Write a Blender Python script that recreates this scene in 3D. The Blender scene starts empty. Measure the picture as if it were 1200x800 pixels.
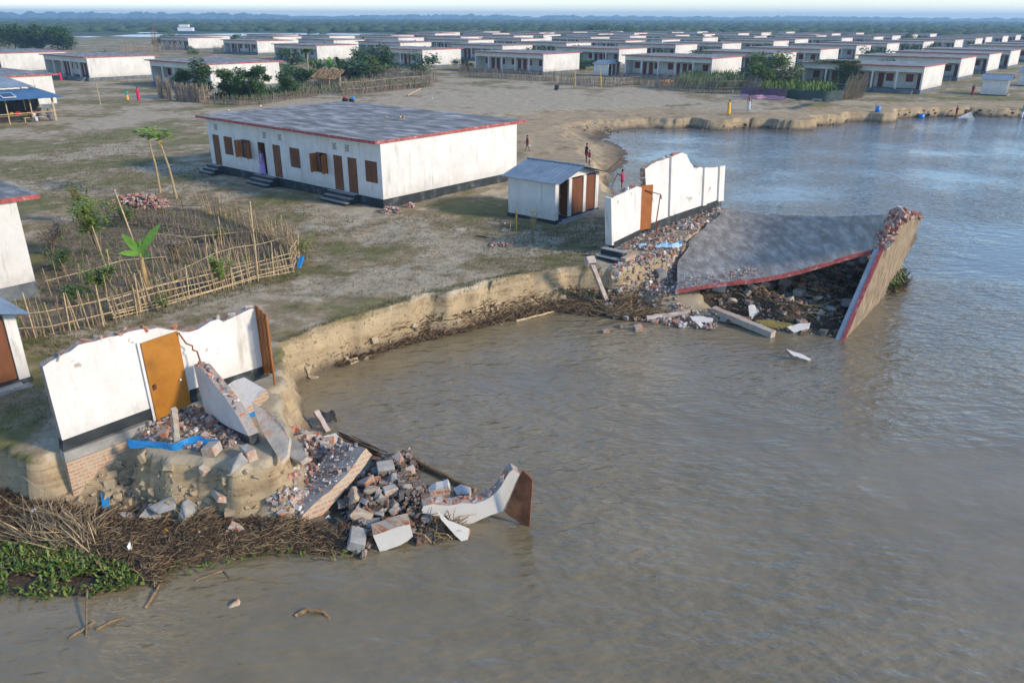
import bpy, bmesh, math, random
import numpy as np
from mathutils import Vector, Matrix
R_ = random.Random(7)
# ------------------------------------------------------------------ camera model
F=915.; P=math.atan(379/F); ROLL=0.0034; H=10.; WL=-1.5
sp,cp=math.sin(P),math.cos(P)
def ray(x,y):
    a,b=x-600,-(y-400); c,s=math.cos(ROLL),math.sin(ROLL)
    a,b=a*c-b*s, a*s+b*c
    return (a, F*cp+b*sp, -F*sp+b*cp)
def G(x,y,z=0.):
    d=ray(x,y); t=(z-H)/d[2]; return Vector((d[0]*t,d[1]*t,z))
def onplane(x,y,p0,n):
    d=Vector(ray(x,y)); o=Vector((0,0,H)); t=(p0-o).dot(n)/d.dot(n); return o+d*t
def proj(X,Y,Z):
    dz=Z-H; f=Y*cp-dz*sp; u=Y*sp+dz*cp
    if f<1: return (-9999,-9999)
    a,b=F*X/f,F*u/f; c,s=math.cos(ROLL),math.sin(ROLL)
    a,b=a*c+b*s,-a*s+b*c
    return 600+a,400-b
def ht(x,y,yt,z=0.):
    g=G(x,y,z); lo,hi=0,40
    for _ in range(40):
        m=(lo+hi)/2
        if proj(g[0],g[1],z+m)[1]>yt: lo=m
        else: hi=m
    return lo
TH=math.radians(-40)
E1=Vector((math.cos(TH),math.sin(TH),0)); E2=Vector((-E1.y,E1.x,0))
def UV(u,v,z=0): return E1*u+E2*v+Vector((0,0,z))
def uvof(p): return p.x*E1.x+p.y*E1.y, p.x*E2.x+p.y*E2.y
# ------------------------------------------------------------------ scene
scn=bpy.context.scene
col=scn.collection
# ------------------------------------------------------------------ materials
def newmat(name):
    m=bpy.data.materials.new(name); m.use_nodes=True
    nt=m.node_tree; b=nt.nodes['Principled BSDF']
    return m,nt,b
def N(nt,t,**k):
    n=nt.nodes.new(t)
    for a,v in k.items(): setattr(n,a,v)
    return n
def noise(nt,scale,detail=5,rough=.6,vec=None,stretch=None):
    n=N(nt,'ShaderNodeTexNoise'); n.inputs['Scale'].default_value=scale
    n.inputs['Detail'].default_value=detail; n.inputs['Roughness'].default_value=rough
    if vec is None:
        tc=N(nt,'ShaderNodeTexCoord'); vec=tc.outputs['Object']
    if stretch:
        mp=N(nt,'ShaderNodeMapping'); mp.inputs['Scale'].default_value=stretch
        nt.links.new(vec,mp.inputs['Vector']); vec=mp.outputs['Vector']
    nt.links.new(vec,n.inputs['Vector'])
    return n.outputs['Fac']
def ramp(nt,fac,stops,interp='LINEAR'):
    r=N(nt,'ShaderNodeValToRGB'); cr=r.color_ramp; cr.interpolation=interp
    while len(cr.elements)<len(stops): cr.elements.new(.5)
    for e,(p,c) in zip(cr.elements,stops):
        e.position=p; e.color=(*c,1) if len(c)==3 else c
    nt.links.new(fac,r.inputs['Fac']); return r.outputs['Color']
def mix(nt,fac,a,b,mode='MIX'):
    m=N(nt,'ShaderNodeMix',data_type='RGBA',blend_type=mode)
    for s,v in ((m.inputs['Factor'],fac),(m.inputs[6],a),(m.inputs[7],b)):
        if hasattr(v,'is_linked') or hasattr(v,'links'): nt.links.new(v,s)
        else: s.default_value = v if isinstance(v,(int,float)) else (*v,1)
    return m.outputs[2]
def bump(nt,b,h,strength=.5,dist=.02):
    n=N(nt,'ShaderNodeBump'); n.inputs['Strength'].default_value=strength; n.inputs['Distance'].default_value=dist
    nt.links.new(h,n.inputs['Height']); nt.links.new(n.outputs['Normal'],b.inputs['Normal']); return n
def worldpos(nt): return N(nt,'ShaderNodeNewGeometry').outputs['Position']
def M_noise(name,stops,scale=2.,rough=.85,detail=6,bs=.4,bd=.02,bscale=None,stretch=None,spec=.3,metal=0,world=False):
    m,nt,b=newmat(name); vec=worldpos(nt) if world else None
    f=noise(nt,scale,detail,.65,vec,stretch)
    nt.links.new(ramp(nt,f,stops),b.inputs['Base Color'])
    b.inputs['Roughness'].default_value=rough; b.inputs['Metallic'].default_value=metal
    b.inputs['Specular IOR Level'].default_value=spec
    if bs: bump(nt,b,noise(nt,bscale or scale*6,4,.6,vec),bs,bd)
    return m
def M_island(name,cols,rough=.85,var=True,spec=.25,trans=0.):
    """colour picked per loose piece, then softened with noise"""
    m,nt,b=newmat(name)
    g=N(nt,'ShaderNodeNewGeometry')
    st=[(i/len(cols),c) for i,c in enumerate(cols)]
    c=ramp(nt,g.outputs['Random Per Island'],st,'CONSTANT')
    if var:
        f=noise(nt,9,4,.6,g.outputs['Position'])
        c=mix(nt,1.,c,ramp(nt,f,[(.3,(.55,.55,.55)),(.7,(1.25,1.25,1.25))]),'MULTIPLY')
    nt.links.new(c,b.inputs['Base Color']); b.inputs['Roughness'].default_value=rough
    b.inputs['Specular IOR Level'].default_value=spec
    return m
def M_wall(name,base,stain,zdirt,sc=.9,amt=.5,patch=None):
    """limewashed plaster with rain streaks and rising dirt stains"""
    m,nt,b=newmat(name)
    tc=N(nt,'ShaderNodeTexCoord').outputs['Object']
    big=noise(nt,sc,6,.7,tc); streak=noise(nt,3.,5,.7,tc,(1,1,.14)); fine=noise(nt,14,5,.7,tc)
    c=mix(nt,1.,base,ramp(nt,big,[(.35,(.84,.84,.84)),(.65,(1.02,1.02,1.02))]),'MULTIPLY')
    s=ramp(nt,streak,[(.56,(0,0,0)),(.74,(1,1,1))])
    c=mix(nt,1.,c,mix(nt,s,(1,1,1),stain),'MULTIPLY')
    c=mix(nt,1.,c,ramp(nt,fine,[(.25,(.86,.86,.84)),(.5,(1,1,1))]),'MULTIPLY')
    # rising damp: world height near the plinth
    sx=N(nt,'ShaderNodeSeparateXYZ'); nt.links.new(worldpos(nt),sx.inputs[0])
    ma=N(nt,'ShaderNodeMath',operation='MULTIPLY_ADD'); ma.inputs[1].default_value=-.9; ma.inputs[2].default_value=.9+zdirt
    nt.links.new(sx.outputs['Z'],ma.inputs[0])
    mu=N(nt,'ShaderNodeMath',operation='MULTIPLY'); nt.links.new(ma.outputs[0],mu.inputs[0]); nt.links.new(noise(nt,2.2,6,.75,tc),mu.inputs[1])
    d=ramp(nt,mu.outputs[0],[(.3,(0,0,0)),(.62,(1,1,1))])
    f2=mix(nt,1.,d,(amt,amt,amt),'MULTIPLY')
    c=mix(nt,f2,c,(.42,.40,.36))
    if patch:
        pn=noise(nt,1.7,7,.62,tc)
        c=mix(nt,ramp(nt,pn,[(patch-.02,(0,0,0)),(patch,(1,1,1))]),c,(.40,.37,.33))
        c=mix(nt,ramp(nt,pn,[(patch+.03,(0,0,0)),(patch+.045,(1,1,1))]),c,(.34,.15,.09))
    nt.links.new(c,b.inputs['Base Color']); b.inputs['Roughness'].default_value=.9; b.inputs['Specular IOR Level'].default_value=.2
    bump(nt,b,noise(nt,25,4,.6,tc),.25,.01)
    return m
def M_brick(name,mortar=.03,c1=(.42,.13,.06),c2=(.30,.10,.06),mc=(.40,.36,.30),dirt=.5,scale=1.):
    m,nt,b=newmat(name)
    tc=N(nt,'ShaderNodeTexCoord').outputs['Object']
    # use (x+y, z) so that both faces of a wall show courses
    sx=N(nt,'ShaderNodeSeparateXYZ'); nt.links.new(tc,sx.inputs[0])
    ad=N(nt,'ShaderNodeMath',operation='ADD'); nt.links.new(sx.outputs[0],ad.inputs[0]); nt.links.new(sx.outputs[1],ad.inputs[1])
    cb=N(nt,'ShaderNodeCombineXYZ'); nt.links.new(ad.outputs[0],cb.inputs[0]); nt.links.new(sx.outputs[2],cb.inputs[1])
    bt=N(nt,'ShaderNodeTexBrick'); nt.links.new(cb.outputs[0],bt.inputs['Vector'])
    bt.inputs['Color1'].default_value=(*c1,1); bt.inputs['Color2'].default_value=(*c2,1); bt.inputs['Mortar'].default_value=(*mc,1)
    bt.inputs['Scale'].default_value=scale; bt.inputs['Mortar Size'].default_value=mortar*.6
    bt.inputs['Brick Width'].default_value=.27; bt.inputs['Row Height'].default_value=.10
    f=noise(nt,3.5,6,.7,tc)
    c=mix(nt,ramp(nt,f,[(.5-dirt*.25,(0,0,0)),(.62,(1,1,1))]),bt.outputs['Color'],(.42,.35,.25))
    nt.links.new(c,b.inputs['Base Color']); b.inputs['Roughness'].default_value=.95; b.inputs['Specular IOR Level'].default_value=.15
    bump(nt,b,noise(nt,18,5,.7,tc),.7,.03)
    return m
MT={}
MT['wall']=M_wall('limewash',(.70,.68,.645),(.62,.62,.60),.75)
MT['wall_far']=M_wall('limewash_village',(.66,.64,.60),(.55,.54,.5),.75,.5,.7)
MT['wall_clean']=M_wall('limewash_inner',(.70,.675,.64),(.66,.62,.56),.42,.8,.45,.655)
MT['roof']=M_noise('weathered_roof_concrete',[(.36,(.10,.10,.105)),(.46,(.155,.156,.16)),(.52,(.21,.21,.21)),(.57,(.28,.28,.28)),(.66,(.40,.40,.395))],.75,.85,9,.3,.01,14,(.7,1.9,1))
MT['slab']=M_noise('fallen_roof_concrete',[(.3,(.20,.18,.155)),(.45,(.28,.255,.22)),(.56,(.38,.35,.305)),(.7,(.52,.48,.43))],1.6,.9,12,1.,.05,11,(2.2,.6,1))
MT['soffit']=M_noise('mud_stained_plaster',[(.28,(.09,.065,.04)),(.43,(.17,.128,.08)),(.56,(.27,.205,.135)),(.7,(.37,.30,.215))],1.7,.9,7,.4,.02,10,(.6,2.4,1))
MT['red']=M_noise('red_edge_paint',[(.32,(.16,.06,.055)),(.45,(.34,.075,.07)),(.57,(.40,.10,.09)),(.62,(.34,.28,.26))],4.5,.8,6,.3)
MT['black']=M_noise('black_plinth_paint',[(.3,(.016,.020,.023)),(.55,(.035,.042,.046)),(.72,(.12,.13,.13))],1.6,.8,7,.3)
MT['grey_cem']=M_noise('cement_render',[(.3,(.18,.175,.165)),(.55,(.30,.29,.27)),(.75,(.42,.40,.375))],2.2,.9,7,.4)
MT['plinth_far']=M_noise('grey_village_plinth',[(.3,(.07,.08,.09)),(.6,(.15,.17,.18)),(.75,(.25,.26,.26))],1.2,.9,6,0)
MT['door']=M_noise('brown_door_paint',[(.3,(.12,.045,.02)),(.6,(.18,.068,.028)),(.75,(.24,.10,.05))],2.5,.6,5,.2,.005,stretch=(1,1,.3))
MT['shutter']=M_noise('varnished_shutter',[(.3,(.20,.07,.02)),(.6,(.34,.13,.035)),(.75,(.42,.18,.06))],4.,.55,5,.2,.005,stretch=(1,1,.2))
MT['red_door']=M_noise('red_oxide_door',[(.3,(.13,.025,.018)),(.7,(.20,.045,.03))],3.,.7,4,0)
MT['orange']=M_noise('orange_brown_steel_door',[(.25,(.22,.085,.012)),(.5,(.36,.145,.015)),(.72,(.42,.18,.03))],1.6,.42,6,.15,.006,9,spec=.45)
MT['rust']=M_noise('rusty_sheet_steel',[(.3,(.07,.025,.012)),(.5,(.17,.065,.03)),(.7,(.28,.12,.055))],2.5,.75,7,.3,.01)
MT['dark']=M_noise('interior_shade_and_dark_parts',[(.3,(.03,.03,.03)),(.7,(.06,.055,.05))],2,.95,3,0)  # gloom of rooms and vent holes painted in; also plain dark fittings
MT['tin']=M_noise('galvanised_blue_tin',[(.3,(.16,.20,.24)),(.55,(.23,.29,.34)),(.75,(.31,.37,.42))],.9,.45,6,0,spec=.5,metal=.25)
MT['tin_blue']=M_noise('blue_tin',[(.3,(.045,.11,.20)),(.55,(.07,.16,.28)),(.75,(.12,.22,.34))],.9,.45,6,0,spec=.5,metal=.2)
MT['brick']=M_brick('brickwork')
MT['brick_mud']=M_brick('mud_smeared_brickwork',.03,(.46,.16,.08),(.36,.12,.07),(.46,.40,.31),.9)
MT['broken']=M_noise('broken_wall_edge',[(.3,(.20,.19,.18)),(.5,(.33,.30,.27)),(.58,(.40,.17,.09)),(.68,(.44,.15,.07)),(.8,(.4,.36,.32))],5.,.95,6,.8,.04,16)
MT['concrete']=M_noise('pale_concrete',[(.3,(.28,.245,.20)),(.5,(.42,.38,.32)),(.6,(.42,.24,.16)),(.68,(.5,.46,.41))],2.5,.9,6,.4)
MT['post']=M_noise('pinkish_concrete_post',[(.3,(.32,.26,.23)),(.6,(.46,.39,.35)),(.75,(.5,.42,.38))],3.,.9,6,.4)
MT['bamboo']=M_island('dry_bamboo',[(.36,.26,.15),(.44,.32,.18),(.28,.20,.12),(.50,.38,.22),(.22,.16,.10),(.33,.25,.17)])
MT['bamboo_old']=M_island('old_grey_bamboo',[(.20,.16,.12),(.26,.20,.15),(.15,.115,.09),(.30,.23,.16)])
MT['jute']=M_island('jute_stick_fencing',[(.28,.22,.17),(.34,.27,.20),(.22,.17,.13),(.38,.30,.21),(.18,.14,.11),(.30,.25,.21)])
MT['straw']=M_island('straw_stalks',[(.30,.20,.10),(.40,.27,.13),(.20,.12,.06),(.12,.075,.045),(.46,.34,.18),(.16,.11,.07)])
MT['reed']=M_island('dark_rotting_stalks',[(.10,.065,.04),(.16,.10,.055),(.07,.045,.03),(.24,.16,.085),(.33,.23,.12),(.05,.035,.025)])
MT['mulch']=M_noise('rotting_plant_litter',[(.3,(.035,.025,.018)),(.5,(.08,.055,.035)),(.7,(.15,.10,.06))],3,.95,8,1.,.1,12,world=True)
MT['hyacinth']=M_island('hyacinth_leaves',[(.07,.14,.018),(.11,.19,.022),(.05,.10,.015),(.15,.21,.03),(.11,.16,.025),(.22,.23,.06),(.12,.08,.04)],.5,spec=.4)
MT['leaf']=M_island('dark_tree_leaves',[(.05,.115,.025),(.07,.14,.03),(.035,.08,.022),(.10,.165,.035),(.055,.115,.032)],.6)
MT['leaf_mid']=M_island('green_leaves',[(.09,.16,.03),(.125,.20,.035),(.065,.125,.025),(.15,.215,.045),(.18,.22,.055)],.6)
MT['leaf_lime']=M_island('lime_leaves',[(.12,.22,.03),(.17,.28,.04),(.09,.17,.025),(.22,.30,.06),(.30,.32,.07)],.55)
MT['leaf_pale']=M_island('yellowing_leaves',[(.20,.24,.06),(.28,.30,.08),(.14,.18,.05),(.34,.32,.10)],.6)
MT['banana']=M_noise('banana_leaf',[(.3,(.08,.20,.02)),(.6,(.16,.33,.03)),(.75,(.24,.38,.05))],3,.45,4,.3,.01,20,spec=.4)
MT['bark']=M_noise('grey_brown_bark',[(.3,(.13,.10,.07)),(.7,(.26,.21,.15))],8,.9,5,.6)
MT['papaya']=M_noise('pale_papaya_stem',[(.3,(.28,.21,.12)),(.7,(.42,.33,.20))],8,.9,5,.5)
MT['ban_stem']=M_noise('banana_stem',[(.3,(.30,.17,.07)),(.6,(.42,.30,.13)),(.75,(.3,.33,.12))],7,.8,5,.3)
MT['rubble']=M_island('brick_and_plaster_rubble',[(.40,.36,.33),(.34,.30,.28),(.42,.17,.10),(.50,.46,.43),(.28,.25,.23),(.36,.22,.17),(.62,.60,.58),(.44,.34,.28),(.22,.20,.19),(.46,.24,.17)],.95)
MT['rubble_dark']=M_island('muddy_and_shaded_rubble',[(.17,.14,.12),(.22,.19,.16),(.26,.14,.09),(.12,.10,.085),(.30,.27,.24),(.20,.13,.09)],.95)  # muddy tones; also carries the painted shade under the fallen roof
MT['sand']=M_noise('bank_sand',[(.3,(.26,.20,.13)),(.55,(.36,.29,.19)),(.75,(.44,.36,.25))],1.5,.95,8,.6,.04,8,(1,1,4),world=True)
MT['mud']=M_noise('slumped_mud',[(.3,(.12,.09,.055)),(.55,(.24,.18,.11)),(.75,(.34,.27,.17))],1.,.95,6,.6,.04,6,world=True)
MT['tarp']=M_noise('blue_tarpaulin',[(.3,(.01,.14,.36)),(.6,(.02,.22,.50)),(.75,(.10,.33,.60))],4,.4,5,.5,.03,6,spec=.5)
MT['tarp_pale']=M_noise('faded_tarpaulin',[(.3,(.10,.32,.55)),(.6,(.38,.55,.70)),(.75,(.7,.75,.8))],5,.5,5,.5,.03,6)
def flat(name,c,rough=.7,metal=0,spec=.4):
    m,nt,b=newmat(name); f=noise(nt,6,4)
    nt.links.new(mix(nt,1.,c,ramp(nt,f,[(.3,(.8,.8,.8)),(.7,(1.1,1.1,1.1))]),'MULTIPLY'),b.inputs['Base Color'])
    b.inputs['Roughness'].default_value=rough; b.inputs['Metallic'].default_value=metal; b.inputs['Specular IOR Level'].default_value=spec
    return m
MT['skin']=flat('brown_skin',(.20,.10,.06),.5); MT['hair']=flat('black_hair',(.012,.01,.01),.5)
MT['pipe']=flat('rusty_pipe_steel',(.22,.06,.03),.6,.2)
MT['panel']=flat('solar_cells',(.01,.05,.12),.15); MT['white']=flat('white_plastic',(.75,.75,.75),.5)
MT['bluep']=flat('blue_plastic',(.02,.20,.62),.4); MT['redp']=flat('red_plastic',(.60,.02,.03),.5)
MT['teal']=flat('teal_cloth',(.01,.30,.30),.8); MT['yellow']=flat('yellow_cloth',(.75,.42,.03),.8)
MT['lilac']=flat('lilac_cloth',(.40,.27,.62),.8); MT['maroon']=flat('maroon_cloth',(.22,.02,.035),.8)
MT['crimson']=flat('crimson_cloth',(.55,.02,.10),.8); MT['lungi']=flat('pale_checked_lungi',(.42,.48,.52),.8)
MT['greyc']=flat('grey_cloth',(.12,.13,.15),.8); MT['whitec']=flat('white_cloth',(.65,.63,.60),.8)
MT['purple']=flat('purple_cloth',(.12,.07,.12),.85); MT['pinkc']=flat('pink_cloth',(.55,.30,.40),.85)
MT['netting']=flat('dark_green_netting',(.035,.06,.055),.8); MT['fishnet']=flat('fishing_net',(.45,.50,.55),.6)
MT['cow']=flat('tan_cow_hide',(.42,.22,.09),.8); MT['blackc']=flat('black_rags',(.02,.02,.022),.8)
MT['gold']=flat('yellow_papaya_leaf',(.62,.38,.03),.6); MT['chan']=flat('sheet_yellow',(.55,.4,.05),.6)
def make_templates():
    r=random.Random(77); out=[]
    for k in range(34):
        bm=bmesh.new(); n=r.choice((8,9,10,12,14)) 
        if k%3==0:   # roughly brick shaped
            pts=[Vector((x*.5*r.uniform(.8,1),y*.5*r.uniform(.8,1),z*.5*r.uniform(.8,1))) for x in(-1,1) for y in(-1,1) for z in(-1,1)]
            pts+= [Vector((r.uniform(-.5,.5),r.uniform(-.5,.5),r.choice((-.52,.5)))) for _ in range(2)]
        else:
            pts=[]
            for _ in range(n):
                v=Vector((r.uniform(-1,1),r.uniform(-1,1),r.uniform(-1,1))); m_=max(abs(c) for c in v); pts.append(v/m_*.5*r.uniform(.75,1))
        for p in pts: bm.verts.new(p)
        res=bmesh.ops.convex_hull(bm,input=bm.verts); 
        bmesh.ops.delete(bm,geom=list({e for e in res['geom_interior']+res['geom_unused'] if isinstance(e,bmesh.types.BMVert)}),context='VERTS')
        bmesh.ops.dissolve_limit(bm,angle_limit=.3,verts=bm.verts,edges=bm.edges)
        bm.verts.index_update(); out.append(([tuple(v.co) for v in bm.verts],[tuple(v.index for v in f.verts) for f in bm.faces])); bm.free()
    return out
TPL=make_templates()
# ------------------------------------------------------------------ mesh builder
class MB:
    def __init__(s): s.v=[]; s.f=[]; s.m=[]
    def add(s,vs,fs,mi=0):
        o=len(s.v); s.v+= [tuple(v) for v in vs]; s.f+=[tuple(i+o for i in f) for f in fs]; s.m+=[mi]*len(fs)
    def box(s,x0,y0,z0,x1,y1,z1,mi=0,T=None):
        vs=[Vector((x,y,z)) for z in (z0,z1) for y in (y0,y1) for x in (x0,x1)]
        if T: vs=[T@v for v in vs]
        s.add(vs,[(0,2,3,1),(4,5,7,6),(0,1,5,4),(2,6,7,3),(0,4,6,2),(1,3,7,5)],mi)
    def hexa(s,b,t,mi=0):
        """b,t: 4 bottom and 4 top points"""
        s.add(list(b)+list(t),[(3,2,1,0),(4,5,6,7),(0,1,5,4),(1,2,6,5),(2,3,7,6),(3,0,4,7)],mi)
    def plate(s,pts,off,mi=0,me=None):
        """polygon with a thickness vector"""
        n=len(pts); pts=[Vector(p) for p in pts]; off=Vector(off)
        vs=pts+[p+off for p in pts]; me=mi if me is None else me
        s.add(vs,[tuple(range(n))],mi); o=len(s.v)-2*n
        s.f.append(tuple(o+n+i for i in reversed(range(n)))); s.m.append(mi)
        for i in range(n):
            j=(i+1)%n; s.f.append((o+i,o+n+i,o+n+j,o+j)); s.m.append(me)
    def tube(s,pts,rad,n=6,mi=0,cap=True):
        pts=[Vector(p) for p in pts]; k=len(pts)
        if not hasattr(rad,'__len__'): rad=[rad]*k
        o=len(s.v); prev=None
        for i,p in enumerate(pts):
            d=(pts[min(i+1,k-1)]-pts[max(i-1,0)])
            if d.length<1e-9: d=Vector((0,0,1))
            d.normalize()
            a=d.orthogonal().normalized() if prev is None else (prev-d*prev.dot(d)).normalized()
            prev=a; b=d.cross(a)
            for j in range(n):
                t=2*math.pi*j/n; q=p+(a*math.cos(t)+b*math.sin(t))*rad[i]; s.v.append(tuple(q))
        for i in range(k-1):
            for j in range(n):
                s.f.append((o+i*n+j,o+i*n+(j+1)%n,o+(i+1)*n+(j+1)%n,o+(i+1)*n+j)); s.m.append(mi)
        if cap:
            s.f.append(tuple(o+j for j in reversed(range(n)))); s.m.append(mi)
            s.f.append(tuple(o+(k-1)*n+j for j in range(n))); s.m.append(mi)
    def chunk(s,c,size,rnd=R_,mi=0,ang=True,flatn=1.):
        """an irregular broken lump"""
        if ang: return s.hull(c,size,rnd,mi,flatn)
        c=Vector(c); rot=Matrix.Rotation(rnd.uniform(0,6.28),3,'Z')@Matrix.Rotation(rnd.uniform(-.6,.6) if flatn<1 else rnd.uniform(0,6.28),3,'X')
        sx,sy,sz=size if hasattr(size,'__len__') else (size,size*rnd.uniform(.6,1),size*rnd.uniform(.4,.9)*flatn)
        vs=[]
        for z in (-1,1):
            for y in (-1,1):
                for x in (-1,1):
                    j=lambda:rnd.uniform(.62,1.1)
                    vs.append(c+rot@Vector((x*sx*.5*j(),y*sy*.5*j(),z*sz*.5*j())))
        s.add(vs,[(0,2,3,1),(4,5,7,6),(0,1,5,4),(2,6,7,3),(0,4,6,2),(1,3,7,5)],mi)
    def hull(s,c,size,rnd,mi,flatn):
        c=Vector(c); vs,fs=TPL[rnd.randrange(len(TPL))]
        rot=Matrix.Rotation(rnd.uniform(0,6.28),3,'Z')@Matrix.Rotation(rnd.uniform(-.6,.6) if flatn<1 else rnd.uniform(0,6.28),3,'X')
        sx,sy,sz=size if hasattr(size,'__len__') else (size,size*rnd.uniform(.55,1),size*rnd.uniform(.35,.85)*flatn)
        s.add([c+rot@Vector((v[0]*sx,v[1]*sy,v[2]*sz)) for v in vs],fs,mi)
    def leaf(s,c,d,l,w,mi=0,up=None):
        """one pointed leaf, creased along its rib"""
        c=Vector(c); d=Vector(d).normalized(); a=d.cross(up or Vector((0,0,1)))
        if a.length<.05: a=Vector((1,0,0))
        a.normalize(); n=a.cross(d)
        s.add([c,c+d*l*.5+a*w*.5-n*w*.15,c+d*l,c+d*l*.5-a*w*.5-n*w*.15],[(0,1,2),(0,2,3)],mi)
    def build(s,name,mats,parent=None,world=False,smooth=False,lab=None):
        me=bpy.data.meshes.new(name)
        vs=s.v
        if world and parent is not None:
            inv=parent.matrix_basis.inverted(); pp=parent.parent
            if pp is not None: inv=inv@pp.matrix_basis.inverted()
            vs=[tuple(inv@Vector(v)) for v in vs]
        me.from_pydata(vs,[],s.f)
        if not isinstance(mats,(list,tuple)): mats=[mats]
        for m in mats: me.materials.append(MT[m] if isinstance(m,str) else m)
        me.polygons.foreach_set('material_index',s.m)
        if smooth: me.polygons.foreach_set('use_smooth',[True]*len(me.polygons))
        me.update()
        o=bpy.data.objects.new(name,me); col.objects.link(o)
        if parent is not None: o.parent=parent
        if lab: o['label']=lab
        return o
def tag(o,label=None,cat=None,group=None,kind=None):
    if label: o['label']=label
    if cat: o['category']=cat
    if group: o['group']=group
    if kind: o['kind']=kind
    return o
def empty(name,loc=(0,0,0),rz=0,label=None,cat=None,group=None):
    o=bpy.data.objects.new(name,None); col.objects.link(o); o.empty_display_size=.3
    loc=Vector(loc)
    o.matrix_local=Matrix.Translation(loc)@Matrix.Rotation(rz,4,'Z')
    return tag(o,label,cat,group)
def copy_tree(o,parent=None):
    c=o.copy(); col.objects.link(c)
    if parent is not None: c.parent=parent
    for ch in list(o.children): copy_tree(ch,c)
    return c
def place(o,loc,rz=None):
    rz=o.rotation_euler.z if rz is None else rz
    o.matrix_local=Matrix.Translation(Vector(loc))@Matrix.Rotation(rz,4,'Z')
def copy_at(o,loc,rz,label,group=None):
    c=copy_tree(o); place(c,loc,rz); c['label']=label
    if group: c['group']=group
    return c
def origin_to(o,loc):
    loc=Vector(loc); o.data.transform(Matrix.Translation(-loc)); o.location=loc; return o
# ------------------------------------------------------------------ numpy helpers
def vnoise(x,y,seed=0):
    xi=np.floor(x).astype(np.int64); yi=np.floor(y).astype(np.int64); xf=x-xi; yf=y-yi
    def h(a,b):
        n=(a*374761393+b*668265263+seed*1442695041)&0xffffffff
        n=((n^(n>>13))*1274126177)&0xffffffff
        return ((n^(n>>16))&0xffff)/65535.
    u=xf*xf*(3-2*xf); v=yf*yf*(3-2*yf)
    return (h(xi,yi)*(1-u)+h(xi+1,yi)*u)*(1-v)+(h(xi,yi+1)*(1-u)+h(xi+1,yi+1)*u)*v
def fbm(x,y,o=4,seed=0):
    r=0;a=.5
    for i in range(o): r=r+a*vnoise(x*2**i,y*2**i,seed+i); a*=.5
    return r
def sdist(px,py,poly):
    """signed distance (positive inside)"""
    d=np.full(px.shape,1e18); ins=np.zeros(px.shape,bool); n=len(poly)
    for i in range(n):
        ax,ay=poly[i]; bx,by=poly[(i+1)%n]; ex,ey=bx-ax,by-ay
        t=np.clip(((px-ax)*ex+(py-ay)*ey)/(ex*ex+ey*ey+1e-12),0,1)
        d=np.minimum(d,(px-ax-t*ex)**2+(py-ay-t*ey)**2)
        c=((ay>py)!=(by>py)); 
        with np.errstate(divide='ignore',invalid='ignore'):
            xc=ex*(py-ay)/(ey if ey!=0 else 1e-12)+ax
        ins^=c&(px<xc)
    d=np.sqrt(d); return np.where(ins,d,-d)
def g2(x,y,z=0.): p=G(x,y,z); return (p.x,p.y)
FARX=6500
TOP=[(FARX,260),(400,180)]+[g2(*q) for q in [(1260,124),(1200,123),(1160,122),(1120,124),(1060,127),(1000,132),(940,138),(880,137),(820,135),(760,133),(700,136),(658,141),(656,147),(672,154),(688,170),(694,185),(697,200),(702,215),(712,226)]]
TOP+=[(9.3,44.4),(11.6,44.2),(11.9,42.9),(10.4,40.2),(8.7,37.6),(7.2,35.4),(6.0,33.6)]
TOP+=[g2(*q) for q in [(735,318),(700,316),(660,316),(600,325),(540,338),(480,352),(420,370),(370,388),(330,405)]]
def NW_(s,t): return (-11.0+.6845*s+.729*t,16.75+.729*s-.6845*t)
TOP+=[g2(*q) for q in [(322,450),(335,500),(330,535),(300,548),(262,540),(200,536),(166,527)]]+[NW_(1.75,.05),NW_(0,-.35),NW_(-.9,-.5),g2(0,506)]
TOP+=[(-30,15),(-120,0),(-FARX,-200),(-FARX,FARX),(FARX,FARX)]
TOE=[(FARX,240),(400,168)]+[g2(*q,WL) for q in [(1260,140),(1190,135),(1120,136),(1060,137),(1000,142),(940,149),(880,149),(800,148),(760,151),(700,152),(690,151),(694,160),(704,172),(709,190),(713,215),(722,226)]]
TOE+=[(9.5,46.8),(13.2,45.8),(13.6,42.6),(12.2,38.8),(10.4,35)]
TOE+=[g2(*q,WL) for q in [(900,352),(840,366),(780,372),(700,362),(640,362),(600,372),(540,388),(470,402),(400,425),(345,452),(362,500),(405,540),(420,590),(390,615),(330,618),(190,628),(140,614)]]+[NW_(1.2,1.5),NW_(-.2,.75)]+[g2(30,590,WL),g2(0,590,WL)]
TOE+=[(-30,12),(-120,-3),(-FARX,-220),(-FARX-5,FARX+5),(FARX+5,FARX+5)]
SOIL=[g2(*q) for q in [(15,400),(100,385),(150,372),(220,350),(290,328),(345,318),(352,292),(300,268),(230,246),(150,236),(80,262),(42,315),(20,340)]]
SANDZ=[g2(*q) for q in [(420,350),(560,326),(700,312),(700,260),(640,262),(560,255),(500,262),(430,300),(380,330)]]
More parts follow.
